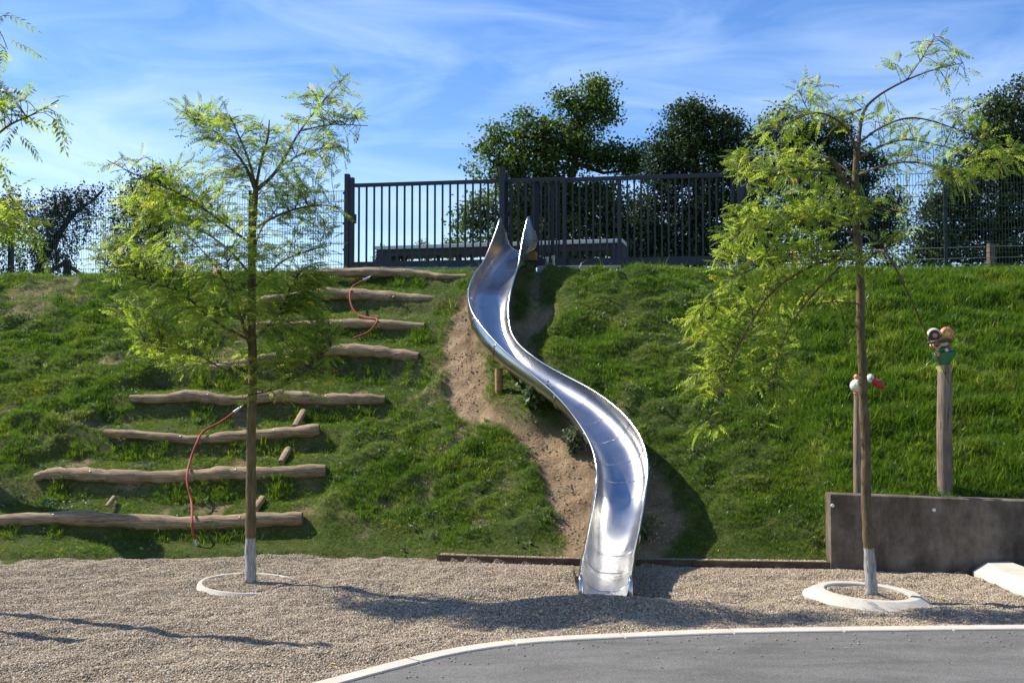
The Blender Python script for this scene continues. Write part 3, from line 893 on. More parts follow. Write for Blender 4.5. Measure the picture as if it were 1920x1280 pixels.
# ear back edges and entry lip
pts = [Vector(p) for p in section(0.0)]
mb = MB(); mb.tube(pts, 0.012, 8, True); mb.build('entry_lip', M['steel'], slr, True)
def support(s, off, r=0.045, mat='tan'):
    c, T, Rr, Nn, wd = frame(s)
    p = Vector(c - Nn * (DEP + 0.01) + Rr * off); g = iz(p.x, p.y)
    mb = MB(); mb.tube([(p.x, p.y, g - 0.15), (p.x, p.y, p.z - 0.07)], r, 10); mb.build('support_post', M[mat], slr, 'auto')
support(s_at_px(655), -0.12, 0.06); support(s_at_px(780), 0.0, 0.04, 'galv'); support(s_at_px(870), 0.0, 0.04, 'galv'); support(s_at_px(1010), 0.0, 0.04, 'galv'); support(s_at_px(500), 0.0, 0.04, 'galv')
# leaf litter in the run-out
lit = MB()
lr = random.Random(4)
for k in range(26):
    s = lr.gauss(s_at_px(1062), 0.10) if k > 12 else lr.uniform(s_at_px(1035), SL - 0.15)
    c, T, Rr, Nn, wd = frame(min(s, SL - 0.1)); o = lr.gauss(0.0, 0.09)
    p = Vector(c - Nn * (DEP * abs(math.cos(math.asin(min(0.9, abs(o) / (wd / 2))))) ** 0.86 - 0.012) + Rr * o)
    lit.box(p, (lr.uniform(0.010, 0.028), lr.uniform(0.005, 0.011), 0.002), Matrix.Rotation(lr.uniform(0, 3), 3, 'Z') @ Matrix.Rotation(lr.uniform(-.4, .4), 3, 'X'))
M['litter'] = simple('dry_leaf', (0.16, 0.10, 0.04), 0.9, 0, 0.5, 60, 0)
tag(lit.build('fallen_leaves', M['litter']), 'few dry leaf bits lying in the foot of the steel slide', 'leaves', None, 'stuff')

# ------------------------------------------------------------------ gate, fences, table, things on top of the bank
def gpt(px, py, dy=0.0):
    """point in the vertical plane of the fence line, moved back by dy"""
    a, b = ray(px, py)
    Yp = (20.66 + dy) / (1 + 0.169 * a)
    return Vector((a * Yp, Yp, EYE.z + b * Yp))
fdir = Vector((1, -0.169, 0)).normalized()
FR = Matrix.Rotation(math.atan2(fdir.y, fdir.x), 3, 'Z')
ZT, ZBt = 5.97, 4.36
def fx_(px, dy=0.0):
    q = gpt(px, 420, dy); return q
def vbar(mb, px, z0, z1, wx, wy, dy=0.0):
    q = fx_(px, dy); mb.box((q.x, q.y, (z0 + z1) / 2), (wx, wy, z1 - z0), FR)
def hrail(mb, pa, pb, z, hh, wy, dy=0.0):
    a = fx_(pa, dy); b = fx_(pb, dy); d = b - a; d.z = 0
    mb.box(((a.x + b.x) / 2, (a.y + b.y) / 2, z), (d.length, wy, hh), FR)
# receiving post (double) on the left
q = fx_(655)
gp = root('gate_post', (q.x, q.y, 4.3), 'tall dark catch post with a notched top at the left end of the gate', 'gate post')
mb = MB(); vbar(mb, 651, 4.25, 6.19, 0.085, 0.12); mb.build('post', M['gate'], gp, bevel=0.004)
mb = MB(); vbar(mb, 660, 4.25, 6.12, 0.075, 0.10); mb.build('catch_post', M['gate'], gp, bevel=0.004)
mb = MB(); vbar(mb, 664, 5.25, 5.42, 0.05, 0.14, -0.03); mb.build('latch', M['gate'], gp, bevel=0.003)
for z in (5.83, 5.25, 4.75):
    mb = MB(); vbar(mb, 645, z - 0.02, z + 0.02, 0.04, 0.05); mb.build('bracket', M['gate'], gp)
q = fx_(944)
gp2 = root('gate_post', (q.x, q.y, 4.3), 'tall dark guide post standing behind the top of the slide', 'gate post')
mb = MB(); vbar(mb, 942, 4.25, 6.20, 0.10, 0.12, -0.12); mb.build('post', M['gate'], gp2, bevel=0.004)
mb = MB(); vbar(mb, 950, 4.25, 6.14, 0.06, 0.08, 0.14); mb.build('guide_post', M['gate'], gp2, bevel=0.004)
q = fx_(1388)
gp3 = root('gate_post', (q.x, q.y, 4.3), 'dark end post of the gate half behind the right young tree', 'gate post')
mb = MB(); vbar(mb, 1389, 4.2, 6.06, 0.10, 0.12, 0.0); mb.build('post', M['gate'], gp3, bevel=0.004)
# sliding leaf on the left
q = fx_(860)
ga = root('sliding_gate', (q.x, q.y, 4.36), 'dark barred sliding gate leaf left of the slide with open sky behind', 'gate')
mb = MB(); hrail(mb, 665, 1062, ZT, 0.07, 0.06); mb.build('top_rail', M['gate'], ga, bevel=0.004)
mb = MB(); hrail(mb, 663, 1062, 4.44, 0.14, 0.08); mb.build('bottom_rail', M['gate'], ga, bevel=0.004)
px = 673.0
while px < 1050:
    mb = MB(); vbar(mb, px, 4.51, ZT - 0.035, 0.032, 0.032); mb.build('bar', M['gate'], ga)
    px += 14.25
for px in (1058,):
    mb = MB(); vbar(mb, px, 4.51, ZT - 0.035, 0.06, 0.06); mb.build('end_stile', M['gate'], ga)
q = fx_(1200)
gb = root('fixed_gate_leaf', (q.x, q.y, 4.36), 'dark barred gate leaf right of the slide in front of the dark trees', 'gate')
mb = MB(); hrail(mb, 956, 1378, ZT + 0.012, 0.075, 0.06, 0.15); mb.build('top_rail', M['gate'], gb, bevel=0.004)
mb = MB(); hrail(mb, 956, 1378, 4.44, 0.15, 0.08, 0.15); mb.build('bottom_rail', M['gate'], gb, bevel=0.004)
px = 971.0
while px < 1366:
    wd = 0.032
    mb = MB(); vbar(mb, px, 4.51, ZT - 0.03, wd, wd, 0.15); mb.build('bar', M['gate'], gb)
    px += 12.85
for px in (958, 1006, 1036, 1161, 1374):
    mb = MB(); vbar(mb, px, 4.51, ZT - 0.03, 0.062, 0.06, 0.15); mb.build('stile', M['gate'], gb, bevel=0.003)

# wire mesh fences
def mesh_fence(x0, x1, posts, label, low=0.0):
    """x0..x1: world X along the fence line; posts: world X of the posts"""
    P = lambda x: Vector((x, 20.66 - 0.169 * x, 0))
    m_ = P((x0 + x1) / 2)
    fr = root('mesh_fence', (m_.x, m_.y, 4.3), label, 'fence')
    for x in posts:
        p = P(x); mb = MB(); mb.box((p.x, p.y + 0.05, 5.07), (0.06, 0.05, 1.75 + 2 * low), FR); mb.build('post', M['fence'], fr)
    ed = sorted(set([x0] + list(posts) + [x1]))
    for a, b in zip(ed[:-1], ed[1:]):
        if b - a < 0.2: continue
        mb = MB()
        n = int((b - a) / 0.0493)
        for k in range(n + 1):
            p = P(a + (b - a) * k / n); mb.box((p.x, p.y, 5.065 - low / 2), (0.0052, 0.0052, 1.63 + low), FR)
        pa, pb = P(a), P(b); d = (pb - pa).length; mid = (pa + pb) / 2
        for j in range(9 + (low > 0)):
            z = 4.27 - low + 0.2 * j
            for dy in (-0.006, 0.006):
                mb.box((mid.x, mid.y + dy, z), (d, 0.007, 0.0085), FR)
        mb.build('mesh_panel', M['fence'], fr)
xl = fx_(645).x; xp = [fx_(22).x, fx_(252).x, fx_(468).x]; 
mesh_fence(xp[0] - 2.5, xl, [xp[0] - 2.48] + xp, 'dark green wire mesh fence along the crest left of the gate')
xr = fx_(1396).x; xr1 = fx_(1775).x
mesh_fence(xr, xr1 + 4.9, [xr + 0.03, (xr + xr1) / 2 + 0.25, xr1, xr1 + 2.4, xr1 + 4.88], 'dark green wire mesh fence along the crest right of the gate', 0.2)

# kerb stones at the top of the bank and thin strip under the gate
ck = root('crest_kerb', (1.2, 20.0, 4.3), 'short row of pale kerb stones below the gate right of the slide top', 'kerb')
for a, b in ((1008, 1060), (1061.5, 1112), (1113.5, 1165)):
    pa = gpt(a, 499, -0.55); pb = gpt(b, 499, -0.55); mid = (pa + pb) / 2; d = (pb - pa).length
    mb = MB(); mb.box((mid.x, mid.y, mid.z - 0.12), (d, 0.12, 0.25), FR); mb.build('kerb_stone', M['kerb_grey'], ck, bevel=0.006)
cs = root('crest_kerb', (-1.6, 20.5, 4.3), 'thin pale kerb strip at the foot of the gate left of the slide', 'kerb')
for k in range(4):
    a = 668 + k * 58; b = a + 57.3
    pa = gpt(a, 501, -0.30); pb = gpt(b, 501, -0.30); mid = (pa + pb) / 2; d = (pb - pa).length
    mb = MB(); mb.box((mid.x, mid.y, mid.z - 0.10), (d, 0.08, 0.20), FR); mb.build('kerb_stone', M['kerb_grey'], cs, bevel=0.005)
# timber block beside the slide top
p = gpt(992, 488, -0.42)
pb_ = root('timber_block', (p.x, p.y, 4.3), 'tan timber block on a short metal post right of the slide entry', 'timber block')
mb = MB(); mb.box((p.x, p.y, p.z + 0.07), (0.29, 0.16, 0.16), FR); mb.build('beam', M['tan'], pb_, bevel=0.012)
mb = MB(); mb.box((p.x - 0.03, p.y + 0.02, p.z + 0.215), (0.15, 0.14, 0.14), FR, 0.75); mb.build('upper_block', M['tan'], pb_, bevel=0.015)
mb = MB(); mb.tube([(p.x - 0.01, p.y, p.z - 0.36), (p.x - 0.01, p.y, p.z)], 0.022, 8); mb.build('post', M['galv'], pb_, True)
# two glasses
mg, tg, bgl = mat_new('clear_glass')
bgl.inputs['Transmission Weight'].default_value = 1.0; bgl.inputs['Roughness'].default_value = 0.05; bgl.inputs['Base Color'].default_value = (0.95, 0.97, 0.97, 1)
for px, py, r, h, lab in ((1026, 499, 0.036, 0.16, 'left one of two empty drinking glasses standing on the kerb stone'), (1038, 499, 0.036, 0.185, 'taller right one of two drinking glasses standing on the kerb stone')):
    p = gpt(px, py, -0.57)
    mb = MB(); mb.lathe((p.x, p.y, p.z + 0.006), [(r * 0.8, 0.0), (r * 0.82, 0.006), (r * 0.98, h), (r * 0.9, h), (r * 0.74, 0.02), (0.004, 0.016)], 16)
    tag(mb.build('drinking_glass', mg, None, 'auto'), lab, 'glass', 'two glasses on the kerb')

# long table behind the gate
def tpt(px, py, Yd): return at(px, py, Yd)
ta, tb = tpt(714, 464, 23.9), tpt(1172, 460, 22.7)
d = tb - ta; d.z = 0; TR = Matrix.Rotation(math.atan2(d.y, d.x), 3, 'Z'); tl = d.length; mid = (ta + tb) / 2
td = d.normalized(); zt = mid.z
lt = root('long_table', (mid.x, mid.y, 4.0), 'long pale-topped dark table seen through the bars of the gate', 'table')
mb = MB(); mb.box((mid.x, mid.y, zt), (tl, 0.75, 0.075), TR); mb.build('table_top', M['slab'], lt, bevel=0.006)
mb = MB(); mb.box((mid.x, mid.y, zt - 0.11), (tl - 0.02, 0.6, 0.14), TR); mb.build('apron', M['dark'], lt)
zb0 = zt - 0.18
for u0, u1 in ((0.0, 0.065), (0.955, 1.0)):
    c = ta + td * (tl * (u0 + u1) / 2)
    mb = MB(); mb.box((c.x, c.y, (zb0 + 4.0) / 2), (tl * (u1 - u0), 0.6, zb0 - 4.0), TR); mb.build('end_leg', M['dark'], lt)
for k, u in enumerate((0.10, 0.20, 0.245, 0.33, 0.385, 0.46, 0.52, 0.58, 0.64, 0.70, 0.745, 0.785, 0.825, 0.865, 0.905)):
    c = ta + td * (tl * u)
    mb = MB(); mb.box((c.x, c.y, (zb0 + 4.0) / 2), (0.06 if k % 3 else 0.12, 0.08, zb0 - 4.0), TR); mb.build('leg', M['dark'], lt)
# timber stump of a fence and the trestle on the left, post on the right
p = gpt(126, 500, 0.9)
tr_ = root('timber_trestle', (p.x, p.y, 4.2), 'dark timber trestle with two sloping braces behind the left mesh fence', 'trestle')
mb = MB(); mb.box((p.x, p.y, 4.45), (0.13, 0.13, 0.62)); mb.build('post', M['bark_d'], tr_, bevel=0.01)
mb = MB(); mb.bar((p.x - 0.03, p.y - 0.08, 4.70), (p.x - 0.68, p.y - 0.08, 4.30), 0.07, 0.07); mb.build('brace', M['bark_d'], tr_)
mb = MB(); mb.bar((p.x + 0.03, p.y - 0.08, 4.66), (p.x + 0.62, p.y - 0.08, 4.25), 0.07, 0.07); mb.build('brace', M['bark_d'], tr_)
p = gpt(1858, 480, 1.0)
wp = root('wooden_post', (p.x, p.y, 4.2), 'grey weathered wooden post behind the right mesh fence', 'post')
mb = MB(); mb.tube([(p.x, p.y, 4.0), (p.x, p.y, 4.74)], [0.075, 0.07], 10); mb.build('post', M['post'], wp, 'auto')
mb = MB()
for z in (4.68, 4.48):
    a = Vector((p.x - 3.6, p.y + 0.6, z - 0.03)); b = Vector((p.x + 2.6, p.y - 0.4, z + 0.02)); mb.tube([a, Vector((p.x, p.y - 0.076, z)), b], 0.006, 5)
mb.build('wire', M['galv'], wp, True)

# ------------------------------------------------------------------ ropes
def rope(pix, label, tophw, depth_off=-0.10):
    pts = []
    for px, py, h in pix:
        q = onbank(px, py, h); pts.append(tuple(q))
    S = [Vector(s) for s in spline(pts, 8)]
    ro_ = root('climbing_rope', S[-1], label, 'rope', 'red climbing ropes over the log steps')
    mb = MB(); mb.tube(S, 0.0165, 10, True, 0.03, 5); mb.build('rope_body', M['rope'], ro_, True)
    for e, (a, b) in enumerate(((0, 1), (-1, -2))):
        d = (S[a] - S[b]).normalized()
        if e == 0 or tophw:
            mb = MB(); mb.tube([S[a] - d * 0.02, S[a] + d * 0.09], [0.026, 0.022], 10); fo = mb.build('ferrule', M['galv'], ro_, 'auto')
            mb = MB(); mb.tube([S[a] + d * 0.08, S[a] + d * 0.17 + Vector((0, 0, 0.01))], 0.011, 8); mb.build('eye_bolt', M['galv'], fo, True)
rope([(683, 525, 0.16), (662, 537, 0.14), (656, 553, 0.24), (660, 575, 0.16), (672, 590, 0.10), (690, 596, 0.16), (706, 598, 0.22), (705, 607, 0.24), (690, 623, 0.10), (662, 634, 0.03)], 'upper red rope, from the topmost log down to the sixth', False)
rope([(440, 772, 0.15), (412, 792, 0.10), (382, 808, 0.16), (369, 830, 0.24), (357, 862, 0.14), (351, 888, 0.26), (352, 910, 0.22), (359, 940, 0.12), (360, 972, 0.27), (361, 990, 0.20), (366, 1014, 0.04)], 'lower red rope, left of the left young trunk down to the gravel', True)

# ------------------------------------------------------------------ sculpted posts on the right
PC = {k: simple('glaze_' + k, c, 0.42, 0, 0.12, 14, 0.05) for k, c in dict(red=(0.42, 0.015, 0.03), orange=(0.70, 0.22, 0.10), cream=(0.72, 0.66, 0.40), white=(0.66, 0.67, 0.64), green=(0.035, 0.16, 0.06), navy=(0.016, 0.017, 0.04), yellow=(0.70, 0.50, 0.08), grey=(0.25, 0.27, 0.27), brown=(0.09, 0.03, 0.025)).items()}
# bird-headed slim post
yq = 13.98
b0 = at(1609, 930, yq); t0 = at(1609, 737, yq)
s1 = root('totem_post', (b0.x, b0.y, iz(b0.x, b0.y)), 'slim wooden post behind the wall topped by a pale bird head with red beak', 'sculpted post')
rpx = lambda n: n * yq / FOC
mb = MB(); mb.tube([(b0.x, yq, 0.3), (b0.x, yq, (b0.z + t0.z) / 2), (t0.x, yq, t0.z)], [rpx(8.6), rpx(8.2), rpx(7.8)], 14); mb.build('post', M['post'], s1, 'auto')
mb = MB(); mb.lathe(t0, [(rpx(9), -0.005), (rpx(9), 0.016), (rpx(6), 0.022)], 14); mb.build('collar', PC['orange'], s1, 'auto')
c = at(1609, 723, yq)
mb = MB(); mb.ball(c, rpx(15.5), rpx(13), rpx(13.5), 18); hd = mb.build('head', PC['white'], s1, True)
for k, (dx, dy, r) in enumerate(((-7, 2, 5), (-2, -7, 3.5), (-10, -3, 3), (5, 4, 4), (-4, 7, 3))):
    q = c + Vector((rpx(dx), -rpx(12.2) * math.sqrt(max(0.05, 1 - (dx / 15.5) ** 2 - (dy / 13.5) ** 2)), -rpx(dy)))
    nrm = (q - c).normalized()
    mb = MB(); mb.lathe(q - nrm * 0.006, [(rpx(r), 0), (rpx(r), 0.009), (rpx(r * 0.7), 0.011)], 10, nrm); mb.build('mosaic_patch', PC['grey' if k % 2 else 'cream'], hd, 'auto')
q = at(1632, 709, yq - 0.03)
mb = MB(); mb.ball(q, rpx(7), rpx(7), rpx(8.5), 12); eo = mb.build('eye', PC['white'], s1, True)
mb = MB(); mb.ball(q + Vector((0, -rpx(5.5), 0)), rpx(3), rpx(2), rpx(3.5), 10); mb.build('pupil', PC['grey'], eo, True)
rot = Matrix.Rotation(R(36), 3, 'Y')
q = at(1646, 719, yq - 0.05)
mb = MB(); mb.ball(q, rpx(13.5), rpx(8), rpx(7.5), 16, rot); mb.build('beak', PC['red'], s1, True)
q = at(1607, 706, yq)
for dx, col in ((-2, 'orange'), (5, 'cream'), (10, 'orange')):
    p = q + Vector((rpx(dx), 0, -rpx(0.3) * abs(dx)))
    mb = MB(); mb.ball(p, rpx(4.4), rpx(7), rpx(5.5), 12); mb.build('crest_band', PC[col], s1, True)
# frog-headed thick post
yq = 14.02
b0 = at(1772, 935, yq); t0 = at(1772, 683, yq)
s2 = root('totem_post', (b0.x, b0.y, iz(b0.x, b0.y)), 'thick wooden post behind the wall topped by a green head with two ringed eyes', 'sculpted post')
mb = MB(); mb.tube([(b0.x, yq, 0.3), (b0.x, yq, (b0.z + t0.z) / 2), (t0.x, yq, t0.z)], [rpx(14), rpx(13.5), rpx(13)], 16); mb.build('post', M['post'], s2, 'auto')
c = at(1768, 664, yq)
mb = MB(); mb.lathe(at(1769, 686, yq), [(rpx(9), 0), (rpx(15), rpx(9)), (rpx(20), rpx(20)), (rpx(21), rpx(24)), (rpx(17), rpx(26))], 20); mb.build('chin', PC['green'], s2, 'auto')
mb = MB(); mb.ball(at(1770, 656, yq), rpx(18), rpx(15), rpx(8), 16); mb.build('lower_lip', PC['green'], s2, True)
mb = MB(); mb.lathe(at(1757, 664, yq - 0.13), [(rpx(5), 0), (rpx(4.5), 0.012)], 10, (0, -1, 0.2)); mb.build('tongue_mark', PC['orange'], s2, 'auto')
mb = MB(); mb.ball(at(1760, 646, yq + 0.02), rpx(17), rpx(12), rpx(9), 16); mb.build('face', PC['cream'], s2, True)
mb = MB(); mb.lathe(at(1757, 647, yq - 0.065), [(rpx(8), 0), (rpx(7.5), 0.014), (rpx(4), 0.016)], 14, (0, -1, 0)); cm = mb.build('cheek_mark', PC['orange'], s2, 'auto')
mb = MB(); mb.lathe(at(1757, 647, yq - 0.083), [(rpx(3.6), 0), (rpx(3.2), 0.010)], 12, (0, -1, 0)); mb.build('cheek_dot', PC['brown'], cm, 'auto')
mb = MB(); mb.tube([at(1738, 643, yq - 0.06), at(1752, 641, yq - 0.11), at(1768, 638, yq - 0.11), at(1782, 637, yq - 0.07)], [rpx(2.5), rpx(4), rpx(4), rpx(3)], 10); mb.build('brow', PC['brown'], s2, True)
for ex_, ey, rim_, ring_, dot in ((1751, 628, 'cream', 'navy', 'orange'), (1775, 626, 'orange', 'orange', 'yellow')):
    mb = MB(); mb.ball(at(ex_, ey, yq - 0.02), rpx(13.5), rpx(8), rpx(13.5), 18); eo = mb.build('eye', PC[rim_], s2, True)
    q = at(ex_ + 0.8, ey + 1, yq - 0.02 - rpx(6.2))
    mb = MB(); mb.lathe(q, [(rpx(11), 0), (rpx(10.5), 0.016), (rpx(8), 0.02)], 18, (0, -1, 0)); mb.build('eye_ring', PC[ring_], eo, 'auto')
    mb = MB(); mb.lathe(q + Vector((0, -0.018, 0)), [(rpx(4.8), 0), (rpx(4.5), 0.010), (rpx(2), 0.012)], 14, (0, -1, 0)); mb.build('iris', PC[dot], eo, 'auto')
mb = MB(); mb.ball(at(1778, 651, yq - 0.1), rpx(5), rpx(4), rpx(5), 10); mb.build('cheek_knob', PC['red'], s2, True)
mb = MB(); mb.ball(at(1775, 656, yq - 0.1), rpx(4), rpx(3), rpx(4), 10); mb.build('nose_knob', PC['white'], s2, True)

# poles beyond the left edge of the picture that throw the long shadows
def pole(x, y, z0, h, r, label):
    ro_ = root('shade_pole', (x, y, z0), label, 'pole')
    mb = MB(); n = 9
    pts = [(x + 0.03 * math.sin(k * 1.1), y + 0.02 * math.cos(k * 1.7), z0 - 0.3 + (h + 0.3) * k / n) for k in range(n + 1)]
    mb.tube(pts, [r * (1 - 0.35 * k / n) * (1.1 if k % 3 else 0.95) for k in range(n + 1)], 12, True, 0.08, 3); mb.build('pole_body', M['post'], ro_, True)
    return ro_
pole(-6.45, 11.55, 0, 5.5, 0.085, 'tall crooked wooden pole beside the gravel, left of the view')
pole(-6.05, 10.78, 0, 2.6, 0.075, 'short crooked wooden pole beside the gravel, left of the view')
pz = iz(-8.2, 16.05)
pr = pole(-8.2, 16.05, pz, 3.85 - pz, 0.19, 'thick wooden pole with a round head on the left bank')
mb = MB(); mb.ball((-8.2, 16.05, 3.8), 0.27, 0.27, 0.24, 14); mb.build('head', M['post'], pr, True)

# ------------------------------------------------------------------ pinnate-leaved young trees
def frond_variant(seed, Lr=0.19, pairs=7, ll=0.041, lw=0.0132):
    r = random.Random(seed); V = []; F = []
    cur = r.uniform(0.10, 0.45); side = r.uniform(-0.15, 0.15)
    def P(t): return Vector((Lr * t * (1 - 0.12 * cur * t), side * Lr * t * t, -cur * Lr * t * t))
    k = 4
    for i in range(k + 1):
        p = P(i / k); V += [(p.x, p.y - 0.0012, p.z), (p.x, p.y + 0.0012, p.z)]
    for i in range(k): F.append((2 * i, 2 * i + 2, 2 * i + 3, 2 * i + 1))
    fold = r.uniform(-0.15, 0.55)
    for i in range(pairs + 1):
        t = 0.22 + 0.78 * i / pairs
        p = P(t); d = (P(min(1, t + 0.05)) - P(t - 0.05)).normalized()
        sc_ = 0.72 + 0.5 * math.sin(math.pi * min(1, t * 0.8))
        for s in ((-1, 1) if i < pairs else (0,)):
            a = R(r.uniform(48, 68)) * s
            dr = Vector((d.x * math.cos(a) - math.sin(a) * d.y, d.x * math.sin(a) + d.y * math.cos(a), d.z * 0.5 - fold * abs(s) * 0.55 + r.uniform(-.12, .12))).normalized()
            nrm = Vector((0, 0, 1)); sd = dr.cross(nrm).normalized(); up = sd.cross(dr)
            l_ = ll * sc_ * r.uniform(0.85, 1.12); w_ = lw * sc_ * r.uniform(0.85, 1.15) / 2
            i0 = len(V)
            tw = up * r.uniform(-0.3, 0.3) * w_
            for q in (p + dr * 0.002, p + dr * (l_ * 0.42) + sd * w_ + tw, p + dr * l_ - up * 0.006, p + dr * (l_ * 0.42) - sd * w_ - tw): V.append(tuple(q))
            F.append((i0, i0 + 1, i0 + 2, i0 + 3))
    return np.array(V), np.array(F)
FV = [frond_variant(100 + k, 0.19 + 0.012 * (k % 4), 6 + k % 3) for k in range(10)]
def rot_to(d, up):
    d = d / np.linalg.norm(d); s = np.cross(up, d); ns = np.linalg.norm(s)
    if ns < 1e-4: s = np.array([1.0, 0, 0]); ns = 1
    s = s / ns; u = np.cross(d, s)
    return np.stack([d, s, u], 1)
def build_young_tree(name, label, base, depth, trunk, branches, clusters, nspray, bark, seed, flen=1.0, n_obj=300, tone_bias=0.0, twig_r=0.0035, droop=0.15, rise=1.6):
    """trunk, branches: pixel polylines (px, py, depth offset, radius); clusters: (px, py, rx, ry, depth offset, depth radius, weight) in pixels / metres"""
    r = random.Random(seed); nr = np.random.default_rng(seed)
    tr = root(name, base, label, 'tree')
    W = lambda px, py, dy: at(px, py, depth + dy)
    S = spline([(*W(a, b, c), d) for a, b, c, d in trunk], 5)
    mb = MB(); mb.tube([s[:3] for s in S], [s[3] * (1 + 0.06 * math.sin(k * 1.9) + 0.03 * math.sin(k * 4.7)) for k, s in enumerate(S)], 12, True, 0.05, seed)
    mb.build('trunk', bark, tr, True)
    anchors = []
    for k, s in enumerate(S):
        if s[2] > base[2] + 1.7: anchors.append((s[:3], s[3]))
    for bl in branches:
        S2 = spline([(*W(a, b, c), d) for a, b, c, d in bl], 5)
        mb = MB(); mb.tube([s[:3] for s in S2], [max(0.004, s[3]) for s in S2], 7, True, 0.03, seed + len(anchors))
        mb.build('branch', bark, tr, True)
        for s in S2[2:]: anchors.append((s[:3], s[3]))
    AN = np.array([a[0] for a in anchors])
    wts = np.array([c[6] for c in clusters], dtype=float); wts /= wts.sum()
    fronds = []; tw = MB()
    for _ in range(nspray):
        cx, cy, rx, ry, dof, dr, _w = clusters[nr.choice(len(clusters), p=wts)]
        while True:
            v = nr.uniform(-1, 1, 3)
            if 0.05 < v @ v < 1: break
        tgt = np.array(W(cx + v[0] * rx, cy + v[1] * ry, dof + v[2] * dr))
        dd = np.linalg.norm(AN - tgt, axis=1) + nr.uniform(0, 0.25, len(AN)) + rise * np.maximum(0, AN[:, 2] - tgt[2])
        a = AN[np.argmin(dd)]
        ln = np.linalg.norm(tgt - a)
        if ln < 0.08: continue
        mid = (a + tgt) / 2 + np.array([0, 0, 0.10 * ln]) + nr.normal(0, 0.04, 3) * ln
        end = tgt + np.array([0, 0, -droop * ln])
        pts = [np.array(p) for p in spline([a, mid, end], 4)]
        tw.tube([Vector(p) for p in pts], [twig_r * 1.5, *([twig_r] * (len(pts) - 2)), twig_r * 0.5], 3, False)
        cum = np.concatenate([[0], np.cumsum([np.linalg.norm(pts[i + 1] - pts[i]) for i in range(len(pts) - 1)])])
        tot = cum[-1]; s = max(tot - 0.5, 0.06); k = r.randint(0, 1)
        tone0 = nr.normal(0.52 + tone_bias, 0.15)
        while s <= tot + 0.001:
            p = np.array([np.interp(s, cum, [q[j] for q in pts]) for j in range(3)])
            j = min(len(pts) - 2, np.searchsorted(cum, s) - 1); j = max(0, j)
            d = pts[j + 1] - pts[j]; d = d / np.linalg.norm(d)
            sd = np.cross(d, (0, 0, 1.0)); sd = sd / (np.linalg.norm(sd) + 1e-6)
            an = nr.uniform(0.5, 1.15) if s < tot - 0.03 else nr.uniform(0, 0.3)
            fd = d * math.cos(an) + sd * (math.sin(an) * (1 if k % 2 else -1)) + np.array([0, 0, nr.normal(0.12 - droop * 1.2, 0.34)])
            up = np.array([0, nr.choice([-0.75, 0.2]), 1.0]) + nr.normal(0, 0.55, 3)
            fronds.append((p, rot_to(fd, up), flen * nr.uniform(0.72, 1.15), nr.integers(len(FV)), float(np.clip(nr.normal(tone0, 0.10), 0, 0.95)) if nr.random() > 0.012 else nr.uniform(0.95, 1.0)))
            k += 1; s += nr.uniform(0.055, 0.105) * flen
            if tot - s < 0.0: break
    tw.build('twigs', M['twig'], tr, False, kind='stuff')
    # the leaves that show largest: nearest to the camera
    dist = np.array([np.linalg.norm(f[0] - np.array(EYE)) for f in fronds])
    order = np.argsort(dist)
    o0 = np.array(ORG[tr.name])
    singles = order[:n_obj]; rest = order[n_obj:]
    cache = {}
    for i in singles:
        p, Rm, sca, vi, tone = fronds[i]
        tq = round(tone * 12) / 12
        key = (vi, tq)
        if key not in cache:
            V, F = FV[vi]
            me = npmesh('leaf', V, F, False, {'tone': np.full(len(V), tq)}); me.materials.append(M['leaf']); cache[key] = me
        o = link('leaf', cache[key], tr)
        M4 = Matrix([[*(Rm[0] * sca), p[0] - o0[0]], [*(Rm[1] * sca), p[1] - o0[1]], [*(Rm[2] * sca), p[2] - o0[2]], [0, 0, 0, 1]])
        o.matrix_local = M4
    if len(rest):
        VV = []; FF = []; TT = []; n = 0
        for i in rest:
            p, Rm, sca, vi, tone = fronds[i]
            V, F = FV[vi]
            VV.append((V * sca) @ Rm.T + p - o0); FF.append(F + n); TT.append(np.full(len(V), tone)); n += len(V)
        o = link('foliage', npmesh('foliage', np.concatenate(VV), np.concatenate(FF), False, {'tone': np.concatenate(TT)}), tr, M['leaf'])
        o['kind'] = 'stuff'
    return tr, len(fronds)

